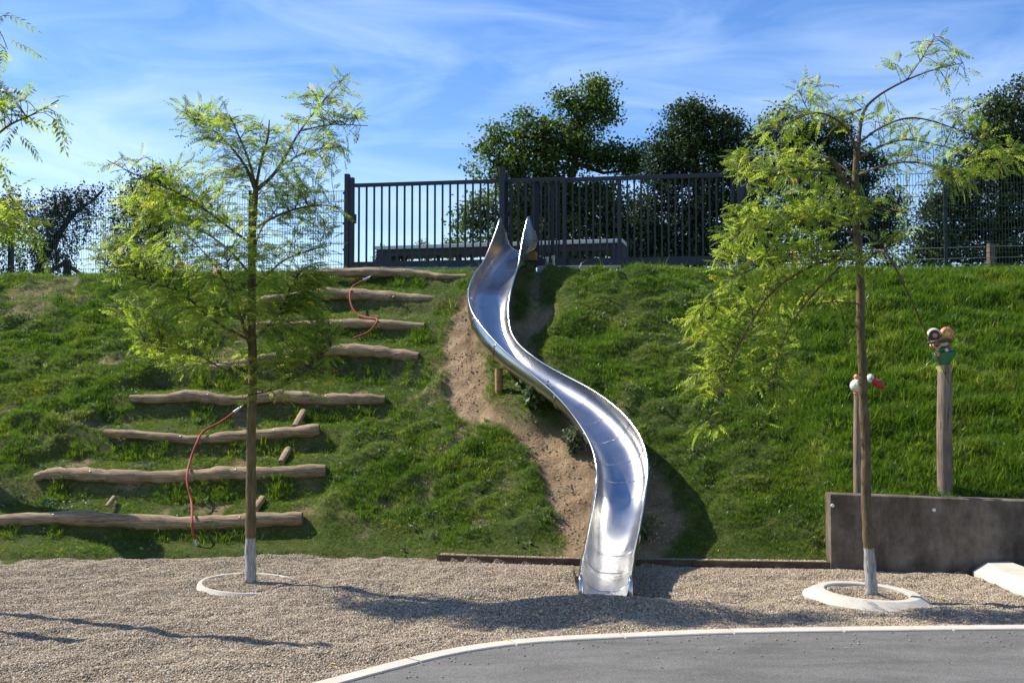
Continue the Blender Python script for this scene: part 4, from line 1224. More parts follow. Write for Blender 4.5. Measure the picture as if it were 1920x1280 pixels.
# left young tree
dL = 12.62
baseL = onz(470, 1084, -0.02)
TL = [(470, 1090, 0, 0.066), (470, 1060, 0, 0.062), (470, 1000, 0, 0.059), (471, 900, 0, 0.056), (471, 800, 0, 0.053), (474, 700, 0, 0.050), (472, 600, 0, 0.046), (473, 500, 0, 0.042), (475, 420, 0, 0.037), (480, 352, 0, 0.030)]
BL = [
    [(480, 360, 0, 0.022), (462, 315, 0.1, 0.018), (432, 275, 0.15, 0.014), (400, 245, 0.2, 0.010), (352, 215, 0.2, 0.005)],
    [(480, 352, 0, 0.018), (466, 300, -0.2, 0.014), (450, 260, -0.3, 0.010), (430, 215, -0.4, 0.005)],
    [(480, 350, 0, 0.018), (490, 300, -0.15, 0.015), (502, 260, -0.3, 0.011), (505, 225, -0.4, 0.006)],
    [(482, 356, 0, 0.024), (512, 328, 0.1, 0.020), (536, 292, 0.1, 0.016), (560, 250, 0.15, 0.012), (590, 210, 0.2, 0.009), (650, 140, 0.3, 0.004)],
    [(562, 246, 0.15, 0.010), (620, 234, 0.0, 0.007), (690, 236, -0.1, 0.004)],
    [(530, 310, 0.1, 0.009), (575, 285, -0.2, 0.007), (640, 275, -0.3, 0.004)],
    [(474, 460, 0, 0.018), (420, 420, -0.1, 0.014), (350, 370, -0.25, 0.010), (270, 335, -0.3, 0.007), (200, 300, -0.4, 0.004)],
    [(473, 520, 0, 0.016), (430, 470, 0.3, 0.012), (370, 430, 0.5, 0.009), (260, 400, 0.7, 0.004)],
    [(472, 640, 0, 0.018), (400, 600, -0.1, 0.014), (340, 550, -0.2, 0.010), (270, 525, -0.3, 0.007), (180, 490, -0.3, 0.004)],
    [(471, 640, 0, 0.015), (440, 570, -0.3, 0.012), (405, 500, -0.6, 0.009), (350, 440, -0.8, 0.004)],
    [(471, 660, 0, 0.013), (452, 600, -0.4, 0.010), (435, 530, -0.7, 0.007), (420, 470, -0.9, 0.004)],
    [(470, 720, 0, 0.013), (415, 690, -0.1, 0.010), (350, 655, -0.2, 0.007), (270, 640, -0.3, 0.004)],
    [(470, 690, 0, 0.011), (410, 680, 0.3, 0.007), (330, 690, 0.4, 0.004)],
    [(474, 430, 0, 0.014), (530, 400, -0.2, 0.011), (590, 385, -0.3, 0.008), (640, 390, -0.4, 0.004)],
    [(474, 540, 0, 0.014), (530, 490, -0.3, 0.010), (580, 470, -0.4, 0.007), (620, 460, -0.5, 0.004)],
    [(473, 640, 0, 0.013), (520, 590, -0.2, 0.010), (545, 540, -0.3, 0.007), (560, 510, -0.4, 0.004)],
    [(471, 740, 0, 0.012), (530, 725, -0.3, 0.009), (580, 690, -0.5, 0.006), (620, 650, -0.6, 0.004)],
    [(471, 700, 0, 0.011), (520, 690, 0.2, 0.008), (600, 640, 0.3, 0.004)],
    [(473, 480, 0, 0.012), (490, 430, 0.5, 0.010), (520, 390, 0.8, 0.005)],
]
CL = [(370, 225, 48, 40, 0.2, 0.3, 5), (425, 245, 55, 50, -0.1, 0.4, 7), (500, 270, 55, 45, -0.2, 0.4, 6), (590, 215, 52, 48, 0.1, 0.3, 7), (640, 165, 30, 30, 0.2, 0.2, 2.6), (655, 225, 36, 34, 0, 0.3, 2.6),
      (590, 285, 60, 38, -0.1, 0.4, 5), (440, 320, 80, 50, 0.1, 0.5, 7), (540, 345, 70, 40, -0.1, 0.5, 5.5), (330, 335, 80, 55, -0.2, 0.4, 6), (230, 310, 48, 24, -0.3, 0.3, 1.6), (265, 400, 75, 55, 0.3, 0.5, 7),
      (380, 400, 90, 60, 0.0, 0.7, 9), (560, 400, 85, 45, -0.2, 0.5, 6), (610, 400, 52, 30, -0.4, 0.4, 2.0), (480, 430, 80, 60, -0.3, 0.6, 6), (230, 480, 70, 45, -0.1, 0.5, 6), (350, 490, 100, 60, -0.3, 0.7, 10),
      (570, 480, 60, 50, -0.4, 0.4, 4.0), (450, 520, 80, 60, -0.5, 0.6, 7), (270, 560, 80, 45, -0.2, 0.4, 5), (380, 590, 90, 55, -0.3, 0.6, 8), (300, 640, 75, 40, -0.1, 0.4, 4), (540, 580, 75, 55, -0.3, 0.5, 8), (590, 530, 50, 40, -0.3, 0.4, 3.5), (590, 640, 50, 45, -0.4, 0.4, 4),
      (600, 590, 30, 30, -0.4, 0.3, 1.4), (410, 655, 90, 45, 0.0, 0.5, 5.5), (560, 660, 80, 50, -0.4, 0.5, 7), (500, 720, 90, 38, -0.3, 0.4, 4.5), (600, 710, 40, 35, -0.5, 0.3, 2.0), (360, 690, 50, 25, 0.2, 0.3, 1.0)]
tL, nL = build_young_tree('young_tree', 'left young tree with upright bushy crown in front of the log steps', baseL, dL, TL, BL, CL, 1180, M['bark_l'], 11, 0.92, 300, -0.06, droop=0.0)
# right young tree
dR = 11.85
baseR = onz(1634, 1110, -0.02)
TRK = [(1634, 1116, 0, 0.066), (1633, 1085, 0, 0.061), (1629, 1020, 0, 0.057), (1624, 930, 0, 0.053), (1624, 840, 0, 0.050), (1619, 760, 0, 0.047), (1617, 680, 0, 0.046), (1613, 600, 0, 0.046), (1614, 540, 0, 0.042), (1610, 470, 0, 0.040), (1605, 400, 0, 0.038), (1604, 330, 0, 0.034), (1608, 268, 0, 0.028)]
BR = [
    [(1608, 280, 0, 0.022), (1618, 215, 0.1, 0.018), (1640, 185, 0.1, 0.014), (1690, 155, 0.2, 0.011), (1745, 133, 0.2, 0.007), (1805, 118, 0.2, 0.004)],
    [(1700, 150, 0.2, 0.007), (1725, 115, 0.1, 0.005), (1752, 70, 0.0, 0.003)],
    [(1607, 285, 0, 0.016), (1590, 245, -0.2, 0.014), (1560, 220, -0.3, 0.011), (1520, 213, -0.4, 0.008), (1450, 245, -0.5, 0.004)],
    [(1615, 205, 0.1, 0.012), (1570, 222, 0.3, 0.010), (1530, 230, 0.4, 0.007), (1495, 165, 0.4, 0.004)],
    [(1608, 270, 0, 0.016), (1650, 240, -0.3, 0.012), (1700, 222, -0.5, 0.010), (1750, 228, -0.2, 0.007), (1850, 262, -0.2, 0.004)],
    [(1606, 300, 0, 0.018), (1650, 275, 0.1, 0.014), (1700, 262, 0.2, 0.011), (1770, 275, 0.2, 0.008), (1890, 300, 0.3, 0.004)],
    [(1770, 275, 0.2, 0.007), (1800, 215, 0.1, 0.005), (1850, 190, 0.0, 0.003)],
    [(1605, 330, 0, 0.014), (1660, 310, -0.3, 0.011), (1720, 305, -0.5, 0.008), (1800, 330, -0.2, 0.004)],
    [(1604, 345, 0, 0.016), (1545, 320, -0.3, 0.012), (1470, 325, -0.2, 0.009), (1390, 350, -0.2, 0.004)],
    [(1604, 330, 0, 0.014), (1540, 290, 0.3, 0.011), (1470, 280, 0.5, 0.008), (1400, 300, 0.7, 0.004)],
    [(1606, 380, 0, 0.030), (1584, 345, -0.1, 0.028), (1570, 312, -0.15, 0.026), (1556, 298, -0.18, 0.024), (1540, 305, -0.3, 0.016)],
    [(1606, 410, 0, 0.014), (1650, 390, -0.3, 0.010), (1700, 400, -0.5, 0.005)],
    [(1608, 440, 0, 0.014), (1540, 420, -0.3, 0.011), (1450, 420, -0.2, 0.007), (1370, 450, -0.2, 0.004)],
    [(1612, 485, 0, 0.020), (1570, 488, -0.3, 0.017), (1520, 500, -0.5, 0.015), (1450, 545, -0.2, 0.013), (1405, 610, -0.2, 0.011), (1375, 670, -0.2, 0.008), (1355, 725, -0.2, 0.006), (1340, 790, -0.2, 0.003)],
    [(1575, 500, -0.3, 0.013), (1535, 540, -0.5, 0.011), (1495, 590, -0.2, 0.009), (1465, 650, -0.2, 0.007), (1450, 720, -0.2, 0.004)],
    [(1560, 490, -0.3, 0.011), (1480, 480, -0.2, 0.008), (1380, 520, -0.2, 0.005), (1310, 580, -0.3, 0.003)],
    [(1612, 570, 0, 0.008), (1560, 566, -0.3, 0.006), (1510, 575, -0.5, 0.004)],
    [(1613, 500, 0, 0.016), (1650, 470, -0.2, 0.013), (1672, 490, -0.4, 0.011), (1700, 545, -0.2, 0.010), (1730, 610, -0.2, 0.008), (1755, 665, -0.2, 0.005), (1780, 720, -0.2, 0.003)],
    [(1655, 470, -0.2, 0.009), (1690, 430, -0.2, 0.006), (1720, 400, -0.2, 0.004)],
]
CR = [(1690, 120, 30, 26, 0.1, 0.2, 1.4), (1755, 100, 48, 36, 0.1, 0.25, 3.4), (1780, 135, 34, 20, 0.2, 0.2, 1.4), (1510, 165, 34, 28, 0.3, 0.25, 2.0), (1560, 200, 60, 42, 0.1, 0.4, 3.4), (1470, 235, 60, 45, -0.3, 0.35, 4.6), (1640, 215, 55, 30, 0, 0.35, 1.8),
      (1710, 255, 75, 34, -0.2, 0.4, 3.6), (1800, 225, 58, 42, -0.1, 0.4, 4.0), (1850, 290, 70, 45, 0.0, 0.4, 5), (1790, 320, 60, 40, -0.4, 0.4, 3.4), (1700, 325, 70, 32, -0.2, 0.4, 2.8), (1420, 300, 58, 42, 0.3, 0.5, 3.6), (1500, 320, 70, 50, -0.1, 0.5, 5.5),
      (1560, 390, 70, 60, -0.3, 0.5, 5.5), (1440, 390, 75, 55, -0.5, 0.5, 7.5), (1660, 400, 60, 45, -0.3, 0.4, 3.2), (1390, 460, 62, 50, 0.0, 0.4, 6.0), (1490, 460, 80, 55, -0.5, 0.5, 7.5), (1600, 470, 70, 40, -0.3, 0.4, 4), (1680, 460, 55, 40, -0.3, 0.3, 2.0),
      (1380, 540, 62, 52, -0.1, 0.4, 6.5), (1470, 550, 70, 55, 0.0, 0.4, 5.0), (1335, 620, 52, 48, -0.05, 0.35, 4.0), (1420, 640, 70, 55, 0.0, 0.4, 4.2), (1320, 700, 50, 48, -0.05, 0.35, 3.4), (1400, 720, 70, 50, -0.1, 0.35, 3.6), (1480, 680, 45, 60, -0.1, 0.3, 1.6), (1335, 790, 40, 32, -0.15, 0.25, 1.0), (1460, 780, 36, 32, -0.1, 0.25, 0.7),
      (1560, 560, 50, 40, -0.4, 0.3, 1.2), (1770, 690, 36, 42, -0.15, 0.25, 0.8), (1790, 640, 28, 20, -0.15, 0.2, 0.4)]
tR, nR = build_young_tree('young_tree', 'right young tree with sparse spreading crown and long drooping branches by the wall', baseR, dR, TRK, BR, CR, 800, M['bark_r'], 23, 0.92, 300, 0.0, droop=0.08, rise=0.5)
mb = MB(); q = at(1545, 301, dR - 0.27); mb.lathe(q, [(0.02, 0), (0.019, 0.012), (0.004, 0.014)], 10, (-0.7, -0.6, 0.1)); mb.build('cut_branch_end', M['white'], tR, 'auto')
# near tree at the left edge, only its twigs reach into the picture
dN = 7.1
baseN = Vector((-4.9, 7.4, -0.05))
TN = [(-480, 1350, 0.3, 0.07), (-480, 900, 0.3, 0.065), (-470, 500, 0.3, 0.055), (-460, 200, 0.3, 0.04), (-450, -100, 0.3, 0.02)]
BN = [[(-470, 520, 0.3, 0.02), (-250, 420, 0.1, 0.014), (-60, 300, 0, 0.010), (10, 240, 0, 0.007), (60, 215, 0, 0.005), (110, 188, 0, 0.003)],
      [(-465, 620, 0.3, 0.018), (-250, 520, -0.2, 0.012), (-80, 440, -0.3, 0.008), (10, 420, -0.3, 0.005)],
      [(-460, 300, 0.3, 0.016), (-250, 160, 0.2, 0.011), (-80, 70, 0.2, 0.007), (-10, 40, 0.2, 0.004)]]
CN = [(60, 215, 60, 40, 0, 0.12, 1.8), (15, 240, 40, 40, 0, 0.1, 1.2), (-5, 20, 30, 24, 0.2, 0.15, 1.0), (-5, 85, 28, 24, 0.2, 0.15, 0.8), (-5, 165, 34, 24, 0.1, 0.15, 1.0), (-5, 385, 50, 40, -0.3, 0.2, 2.6), (25, 430, 50, 26, -0.3, 0.2, 1.0), (-10, 290, 25, 15, 0, 0.1, 0.4), (-120, 300, 80, 120, 0, 0.4, 3)]
tN, nN = build_young_tree('young_tree', 'leafy twigs of a nearer tree reaching in at the left edge', baseN, dN, TN, BN, CN, 80, M['bark_l'], 31, 1.12, 300, -0.05, 0.0028)

# ------------------------------------------------------------------ trees beyond the fence
def leaf_cloud(P, size, tone, nr, cup=0.3, vertical=0.0):
    n = len(P)
    d = nr.normal(0, 1, (n, 3)); d /= np.linalg.norm(d, axis=1)[:, None]
    d[:, 2] = d[:, 2] * (1 - vertical) - vertical
    d /= np.linalg.norm(d, axis=1)[:, None]
    u = nr.normal(0, 1, (n, 3)) + np.array([0, 0, 0.7]); s = np.cross(u, d); s /= np.linalg.norm(s, axis=1)[:, None]; u = np.cross(d, s)
    l_ = size * nr.uniform(0.65, 1.3, n)[:, None]; w_ = l_ * 0.30
    V = np.stack([P, P + d * l_ * 0.5 + s * w_ + u * l_ * 0.06, P + d * l_, P + d * l_ * 0.5 - s * w_ + u * l_ * 0.06], 1).reshape(-1, 3)
    F = np.arange(4 * n).reshape(n, 4)
    return V, F, np.repeat(tone, 4)
def bg_tree(name, label, depth, trunk, clusters, leaf, size, clump, per, seed, group=None, hang=0.0, zb=4.0, limb=0.05, cat='tree'):
    """clusters: (px, py, rx, ry, clumps); every clump holds PER leaves"""
    r = random.Random(seed); nr = np.random.default_rng(seed)
    t0_ = at(trunk[0][0], trunk[0][1], depth)
    tr = root(name, (t0_.x, t0_.y, zb), label, cat, group)
    S = spline([(*at(a, b, depth), c) for a, b, c in trunk], 4)
    mb = MB(); mb.tube([s[:3] for s in S], [s[3] for s in S], 9, True, 0.05, seed); mb.build('trunk', M['bark_d'], tr, True)
    SA = np.array([s[:3] for s in S])
    PP = []; TT = []; lb = MB()
    for cx, cy, rx, ry, nc in clusters:
        c0 = np.array(at(cx, cy, depth)); k = depth / FOC
        RX, RZ, RY = rx * k, ry * k, max(rx, ry) * k * 0.8
        a = SA[np.argmin(np.linalg.norm(SA - c0 + np.array([0, 0, 0.4 * RZ]), axis=1))]
        if np.linalg.norm(a - c0) > 0.15:
            m_ = (a + c0) / 2 + nr.normal(0, 0.08, 3)
            lb.tube([Vector(a), Vector(m_), Vector(c0)], [limb, limb * 0.7, limb * 0.35], 6, False)
        for _ in range(nc):
            while True:
                v = nr.uniform(-1, 1, 3)
                if v @ v < 1: break
            v = v / max(1e-3, np.linalg.norm(v)) * np.linalg.norm(v) ** 0.55
            cc = c0 + v * np.array([RX, RY, RZ])
            if nr.random() < 0.3: lb.tube([Vector(c0), Vector((c0 + cc) / 2 + nr.normal(0, 0.05, 3)), Vector(cc)], [limb * 0.3, limb * 0.22, 0.006], 4, False)
            n = int(per * nr.uniform(0.6, 1.4))
            if hang > 0:
                ln = hang * nr.uniform(0.4, 1.2)
                q = cc + nr.normal(0, clump, (n, 3)) * np.array([1, 1, 0.3]); q[:, 2] -= nr.uniform(0, 1, n) * ln
                nst = max(2, n // 14); st = cc + nr.normal(0, clump, (nst, 3)) * np.array([1, 1, 0.3])
                ch = nr.integers(0, nst, n); q[:, :2] = st[ch, :2] + nr.normal(0, 0.018, (n, 2))
            else:
                q = cc + nr.normal(0, clump, (n, 3)) * np.array([1, 1, 0.65])
            PP.append(q); TT.append(np.clip(nr.normal(nr.normal(0.5, 0.2), 0.16, n), 0, 1))
    lb.build('limbs', M['bark_d'], tr, True, kind='stuff')
    P = np.concatenate(PP) - np.array(ORG[tr.name]); T_ = np.concatenate(TT)
    V, F, tn = leaf_cloud(P, size, T_, nr, vertical=0.55 if hang else 0.0)
    o = link('crown', npmesh('crown', V, F, False, {'tone': tn}), tr, leaf); o['kind'] = 'stuff'
    return tr
# oak-like tree behind the gate
bg_tree('broadleaf_tree', 'loose-crowned green tree with a leaning top behind the gate and slide', 27,
        [(1052, 520, 0.13), (1055, 440, 0.12), (1060, 370, 0.11), (1075, 320, 0.09), (1085, 260, 0.06), (1105, 200, 0.04), (1130, 165, 0.02)],
        [(1120, 172, 34, 20, 16), (1062, 190, 34, 14, 11), (1110, 205, 44, 20, 20), (1145, 215, 14, 18, 5), (1100, 240, 38, 28, 22), (1040, 250, 40, 26, 20), (990, 245, 30, 28, 14), (950, 270, 40, 26, 18), (905, 285, 26, 14, 6), (985, 300, 70, 30, 40), (920, 320, 42, 18, 12),
         (1070, 285, 50, 34, 34), (1120, 290, 44, 30, 26), (1160, 300, 44, 22, 20), (1195, 300, 20, 26, 7), (1190, 318, 30, 10, 7), (930, 250, 12, 12, 3), (985, 215, 12, 8, 3), (1000, 330, 60, 20, 18),
         (1010, 380, 60, 40, 40), (1090, 380, 60, 40, 40), (1060, 450, 120, 40, 60), (1180, 450, 60, 40, 40), (960, 380, 70, 46, 48), (905, 400, 34, 26, 12), (1030, 390, 60, 50, 44), (1110, 400, 60, 55, 44), (880, 445, 44, 34, 18), (960, 450, 70, 30, 26), (1080, 455, 90, 35, 40), (1150, 370, 40, 34, 18), (1160, 440, 50, 40, 24), (870, 400, 20, 10, 4)],
        M['oak'], 0.092, 0.15, 64, 5, None, 0, 3.6, 0.055)
RB = [(1310, 530, 0.14), (1308, 440, 0.12), (1305, 340, 0.09), (1300, 240, 0.04)]
G_ = 'dark bushy trees beyond the fence on the right'
bg_tree('bushy_tree', 'dark dense bushy tree just right of the gap beside the gate tree', 26, RB,
        [(1290, 235, 45, 36, 40), (1345, 250, 46, 34, 34), (1255, 290, 38, 34, 26), (1310, 300, 80, 44, 70), (1375, 300, 36, 44, 26), (1240, 340, 34, 26, 16), (1320, 370, 90, 50, 70), (1250, 410, 60, 50, 36), (1360, 440, 70, 60, 50), (1280, 470, 80, 36, 44), (1200, 440, 46, 50, 26), (1190, 380, 30, 20, 9), (1230, 470, 60, 30, 40), (1330, 420, 80, 60, 60), (1298, 205, 14, 16, 4), (1360, 225, 8, 16, 3), (1270, 215, 10, 12, 3)],
        M['bush'], 0.078, 0.17, 92, 6, G_, 0, 3.6)
bg_tree('bushy_tree', 'broad dark bushy tree straight behind the right young tree', 27, [(1560, 530, 0.14), (1560, 420, 0.12), (1555, 320, 0.08), (1550, 250, 0.04)],
        [(1470, 250, 50, 42, 36), (1420, 300, 46, 50, 34), (1540, 260, 54, 40, 40), (1600, 310, 50, 44, 36), (1500, 330, 80, 50, 60), (1440, 390, 60, 50, 44), (1560, 380, 80, 56, 60), (1640, 380, 46, 46, 30), (1500, 450, 90, 50, 64), (1620, 450, 66, 44, 40), (1670, 420, 26, 40, 12), (1420, 470, 50, 40, 30), (1680, 500, 30, 16, 8)],
        M['bush'], 0.078, 0.17, 92, 7, G_, 0, 3.6)
bg_tree('bushy_tree', 'dark bushy tree filling the far right edge beyond the mesh fence', 25, [(1880, 540, 0.15), (1880, 420, 0.13), (1890, 300, 0.09), (1900, 200, 0.05)],
        [(1890, 220, 46, 34, 30), (1940, 240, 50, 60, 30), (1850, 270, 46, 36, 34), (1905, 300, 60, 50, 54), (1820, 320, 50, 36, 34), (1790, 370, 44, 40, 28), (1870, 390, 80, 60, 70), (1940, 400, 60, 80, 44), (1760, 420, 40, 40, 24), (1830, 460, 80, 46, 60), (1745, 475, 40, 34, 22), (1920, 480, 70, 40, 44), (1980, 300, 60, 120, 50), (1915, 165, 6, 26, 4), (1880, 185, 8, 16, 3), (1730, 440, 20, 26, 6)],
        M['bush'], 0.078, 0.17, 92, 8, G_, 0, 3.6)
G2 = 'hanging-branched trees beyond the fence on the left'
bg_tree('weeping_tree', 'small drooping tree behind the fence post at the far left', 26, [(20, 540, 0.08), (20, 440, 0.06), (22, 370, 0.03)],
        [(22, 350, 22, 14, 8), (8, 380, 26, 20, 10), (40, 390, 18, 16, 6), (15, 440, 34, 26, 12), (20, 485, 30, 18, 8), (-30, 420, 40, 60, 14)], M['birch'], 0.065, 0.14, 80, 9, G2, 0.8, 3.6, 0.03)
bg_tree('weeping_tree', 'drooping birch-like tree leaning right behind the trestle', 26, [(55, 560, 0.11), (75, 500, 0.09), (110, 440, 0.07), (140, 400, 0.05), (175, 375, 0.03)],
        [(110, 360, 30, 16, 14), (75, 375, 28, 18, 10), (140, 360, 22, 14, 9), (165, 360, 22, 14, 8), (195, 350, 14, 16, 6), (105, 400, 34, 20, 14), (80, 420, 30, 22, 10), (115, 440, 22, 20, 8), (150, 395, 20, 12, 5), (80, 465, 32, 18, 10), (110, 480, 18, 10, 4), (60, 450, 22, 26, 7)], M['birch'], 0.065, 0.14, 80, 10, G2, 0.85, 3.6, 0.035)
bg_tree('weeping_tree', 'drooping tree half hidden behind the left young crown', 26, [(285, 560, 0.12), (283, 460, 0.10), (285, 380, 0.07), (290, 320, 0.04)],
        [(290, 315, 30, 18, 16), (255, 335, 22, 16, 8), (320, 335, 24, 20, 10), (280, 360, 50, 24, 24), (235, 390, 30, 20, 10), (300, 400, 50, 30, 24), (225, 420, 24, 20, 8), (260, 440, 40, 30, 18), (320, 450, 30, 34, 12), (250, 490, 44, 20, 14), (205, 500, 20, 10, 4), (350, 380, 26, 24, 8)], M['birch'], 0.065, 0.14, 84, 12, G2, 0.8, 3.6, 0.035)
# small shrubs by the table
for k, (px, py, Yd, cl, lab, sz) in enumerate([
    (713, 500, 24.6, [(712, 478, 9, 14, 10), (708, 492, 8, 8, 5)], 'small shrub at the left end of the long table', 0.06),
    (791, 500, 24.6, [(791, 459, 7, 8, 9), (791, 485, 12, 14, 14)], 'small dark conical shrub sticking up behind the table', 0.05),
    (757, 500, 24.6, [(760, 486, 14, 10, 12)], 'low round shrub seen below the table top', 0.05),
    (843, 500, 24.6, [(838, 452, 12, 8, 4), (852, 460, 8, 7, 3), (842, 478, 8, 12, 3)], 'thin leafy sapling between the table and the gate tree', 0.07)]):
    bg_tree('shrub', lab, Yd, [(px, 505, 0.015), (px, 480, 0.012), (px, 456, 0.006)], cl, M['oak'], sz, 0.06, 20, 40 + k, 'small shrubs by the long table', 0, 3.8, 0.008, 'shrub')
# weeds in the dirt by the slide
def weed(px, py, hgt, n, spread, seed, label):
    r = random.Random(seed); nr = np.random.default_rng(seed)
    p = onbank(px, py, 0.0); z0 = iz(p.x, p.y)
    tr = root('weed', (p.x, p.y, z0), label, 'weed', 'leafy weeds growing beside the slide')
    PP = []; st = MB()
    for k in range(n):
        a = r.uniform(0, 6.28); ln = hgt * r.uniform(0.6, 1.1); tip = Vector((math.cos(a) * spread * r.random(), math.sin(a) * spread * r.random(), ln))
        b = Vector((p.x, p.y, z0 - 0.02)); st.tube([b, b + tip * 0.5 + Vector((0, 0, 0.03)), b + tip], 0.004, 4, False)
        for i in range(16):
            PP.append(np.array(b + tip * r.uniform(0.25, 1.0)) + nr.normal(0, 0.03, 3))
    st.build('stems', M['twig'], tr, False, kind='stuff')
    P = np.array(PP) - np.array(ORG[tr.name])
    V, F, tn = leaf_cloud(P, 0.075, nr.uniform(0.3, 1, len(P)), nr)
    o = link('foliage', npmesh('foliage', V, F, False, {'tone': tn}), tr, M['weed']); o['kind'] = 'stuff'
weed(992, 792, 0.38, 22, 0.34, 1, 'leafy weed in the dirt left of the middle of the slide')
weed(1078, 845, 0.42, 18, 0.24, 2, 'dusty weed at the left foot of the lower slide bend')
weed(1210, 1012, 0.34, 8, 0.22, 3, 'dark green weed in the slide shadow right of the run-out')
weed(1012, 775, 0.30, 6, 0.15, 4, 'slim upright weed close under the slide edge')
# ivy creeping out from under the right bushes is part of the crowns; small green at the kerb end
weed_p = onz(1797, 1068, 0.0)

# ------------------------------------------------------------------ grass and pebbles (uncountable: scattered)
def tuft(seed, n, hgt, spread, bend):
    r = random.Random(seed); V = []; F = []
    for _ in range(n):
        a = r.uniform(0, 6.283); q = r.random() ** 0.5 * spread
        bx, by = math.cos(a) * q, math.sin(a) * q
        h = hgt * r.uniform(0.55, 1.2); la = a + r.uniform(-1.2, 1.2); le = bend * h * r.uniform(0.3, 1.3)
        wd = r.uniform(0.0028, 0.0048); wa = r.uniform(0, 3.14)
        wx, wy = math.cos(wa) * wd, math.sin(wa) * wd
        i0 = len(V)
        for t, k in ((0, 1.0), (0.55, 0.8)):
            ox, oy, oz = math.cos(la) * le * t * t, math.sin(la) * le * t * t, h * (t - 0.12 * bend * t * t)
            V += [(bx + ox - wx * k, by + oy - wy * k, oz - 0.01), (bx + ox + wx * k, by + oy + wy * k, oz - 0.01)]
        V.append((bx + math.cos(la) * le, by + math.sin(la) * le, h * (1 - 0.25 * bend)))
        F += [(i0, i0 + 1, i0 + 3), (i0, i0 + 3, i0 + 2), (i0 + 2, i0 + 3, i0 + 4)]
    return np.array(V), np.array(F)
def scatter(name, me_host, sources, dens_attr, dmax, seed, smin, smax, scale_attr=None, tilt=0.25):
    c = bpy.data.collections.new(name + '_sources')
    for k, s in enumerate(sources): c.objects.link(s)
    o = link(name, me_host, None)
    ng = bpy.data.node_groups.new(name, 'GeometryNodeTree')
    ng.interface.new_socket('Geometry', in_out='INPUT', socket_type='NodeSocketGeometry')
    ng.interface.new_socket('Geometry', in_out='OUTPUT', socket_type='NodeSocketGeometry')
    gi = ng.nodes.new('NodeGroupInput'); go = ng.nodes.new('NodeGroupOutput')
    dp = ng.nodes.new('GeometryNodeDistributePointsOnFaces'); dp.inputs['Seed'].default_value = seed
    na = ng.nodes.new('GeometryNodeInputNamedAttribute'); na.data_type = 'FLOAT'; na.inputs['Name'].default_value = dens_attr
    mm = ng.nodes.new('ShaderNodeMath'); mm.operation = 'MULTIPLY'; mm.inputs[1].default_value = dmax
    ng.links.new(na.outputs['Attribute'], mm.inputs[0]); ng.links.new(mm.outputs[0], dp.inputs['Density'])
    ng.links.new(gi.outputs[0], dp.inputs['Mesh'])
    ip = ng.nodes.new('GeometryNodeInstanceOnPoints')
    ci = ng.nodes.new('GeometryNodeCollectionInfo'); ci.inputs['Collection'].default_value = c
    ci.inputs['Separate Children'].default_value = True; ci.inputs['Reset Children'].default_value = True
    ng.links.new(dp.outputs['Points'], ip.inputs['Points']); ng.links.new(ci.outputs[0], ip.inputs['Instance'])
    ip.inputs['Pick Instance'].default_value = True
    rr = ng.nodes.new('FunctionNodeRandomValue'); rr.data_type = 'FLOAT_VECTOR'
    rr.inputs[0].default_value = (-tilt, -tilt, 0); rr.inputs[1].default_value = (tilt, tilt, 6.283)
    ng.links.new(rr.outputs[0], ip.inputs['Rotation'])
    rs = ng.nodes.new('FunctionNodeRandomValue'); rs.data_type = 'FLOAT'; rs.inputs[2].default_value = smin; rs.inputs[3].default_value = smax; rs.inputs['Seed'].default_value = 5
    out = rs.outputs[1]
    if scale_attr:
        sa = ng.nodes.new('GeometryNodeInputNamedAttribute'); sa.data_type = 'FLOAT'; sa.inputs['Name'].default_value = scale_attr
        m2 = ng.nodes.new('ShaderNodeMath'); m2.operation = 'MULTIPLY'
        # the field lives on the host mesh: sampled onto the points
        ng.links.new(sa.outputs['Attribute'], m2.inputs[0]); ng.links.new(out, m2.inputs[1]); out = m2.outputs[0]
    ng.links.new(out, ip.inputs['Scale'])
    ng.links.new(ip.outputs[0], go.inputs[0])
    md = o.modifiers.new('scatter', 'NODES'); md.node_group = ng
    return o
src = []
for k in range(7):
    V, F = tuft(50 + k, 18, 0.082 + 0.012 * (k % 3), 0.055, 0.35 + 0.12 * k)
    me = npmesh('grass_tuft', V, F, False); me.materials.append(M['grass']); src.append(bpy.data.objects.new('grass_tuft', me))
vis = (np.abs(X) < Y * 0.475 + 0.4)
g_me = npmesh('grass', VB, FQ, True, {'dens': (dens * vis).ravel(), 'gs': gs.ravel()})
go_ = scatter('grass', g_me, src, 'dens', 760.0, 3, 0.75, 1.35, 'gs')
tag(go_, 'short green grass covering the slope of the bank', 'grass', None, 'stuff')
src = []
for k in range(3):
    V, F = tuft(70 + k, 9, 0.17, 0.06, 0.7 + 0.15 * k)
    me = npmesh('long_grass_tuft', V, F, False); me.materials.append(M['grass']); src.append(bpy.data.objects.new('long_grass_tuft', me))
lg = np.clip(dens * vis * (0.10 * (fbm(X * 1.9 + 14, Y * 2.4, 3) > 0.13) + 0.8 * fl * tm + 0.5 * rightness * (fbm(X * 2.2 + 4, Y * 2.2 + 8, 3) > 0.04) + 0.3 * sst(ZB, Hc - 0.25, Hc - 0.1)), 0, 1)
l_me = npmesh('long_grass', VB, FQ, True, {'dens': lg.ravel()})
tag(scatter('long_grass', l_me, src, 'dens', 60.0, 13, 0.7, 1.4), 'longer bent grass in patches on the bank and under the logs', 'grass', None, 'stuff')
src = []
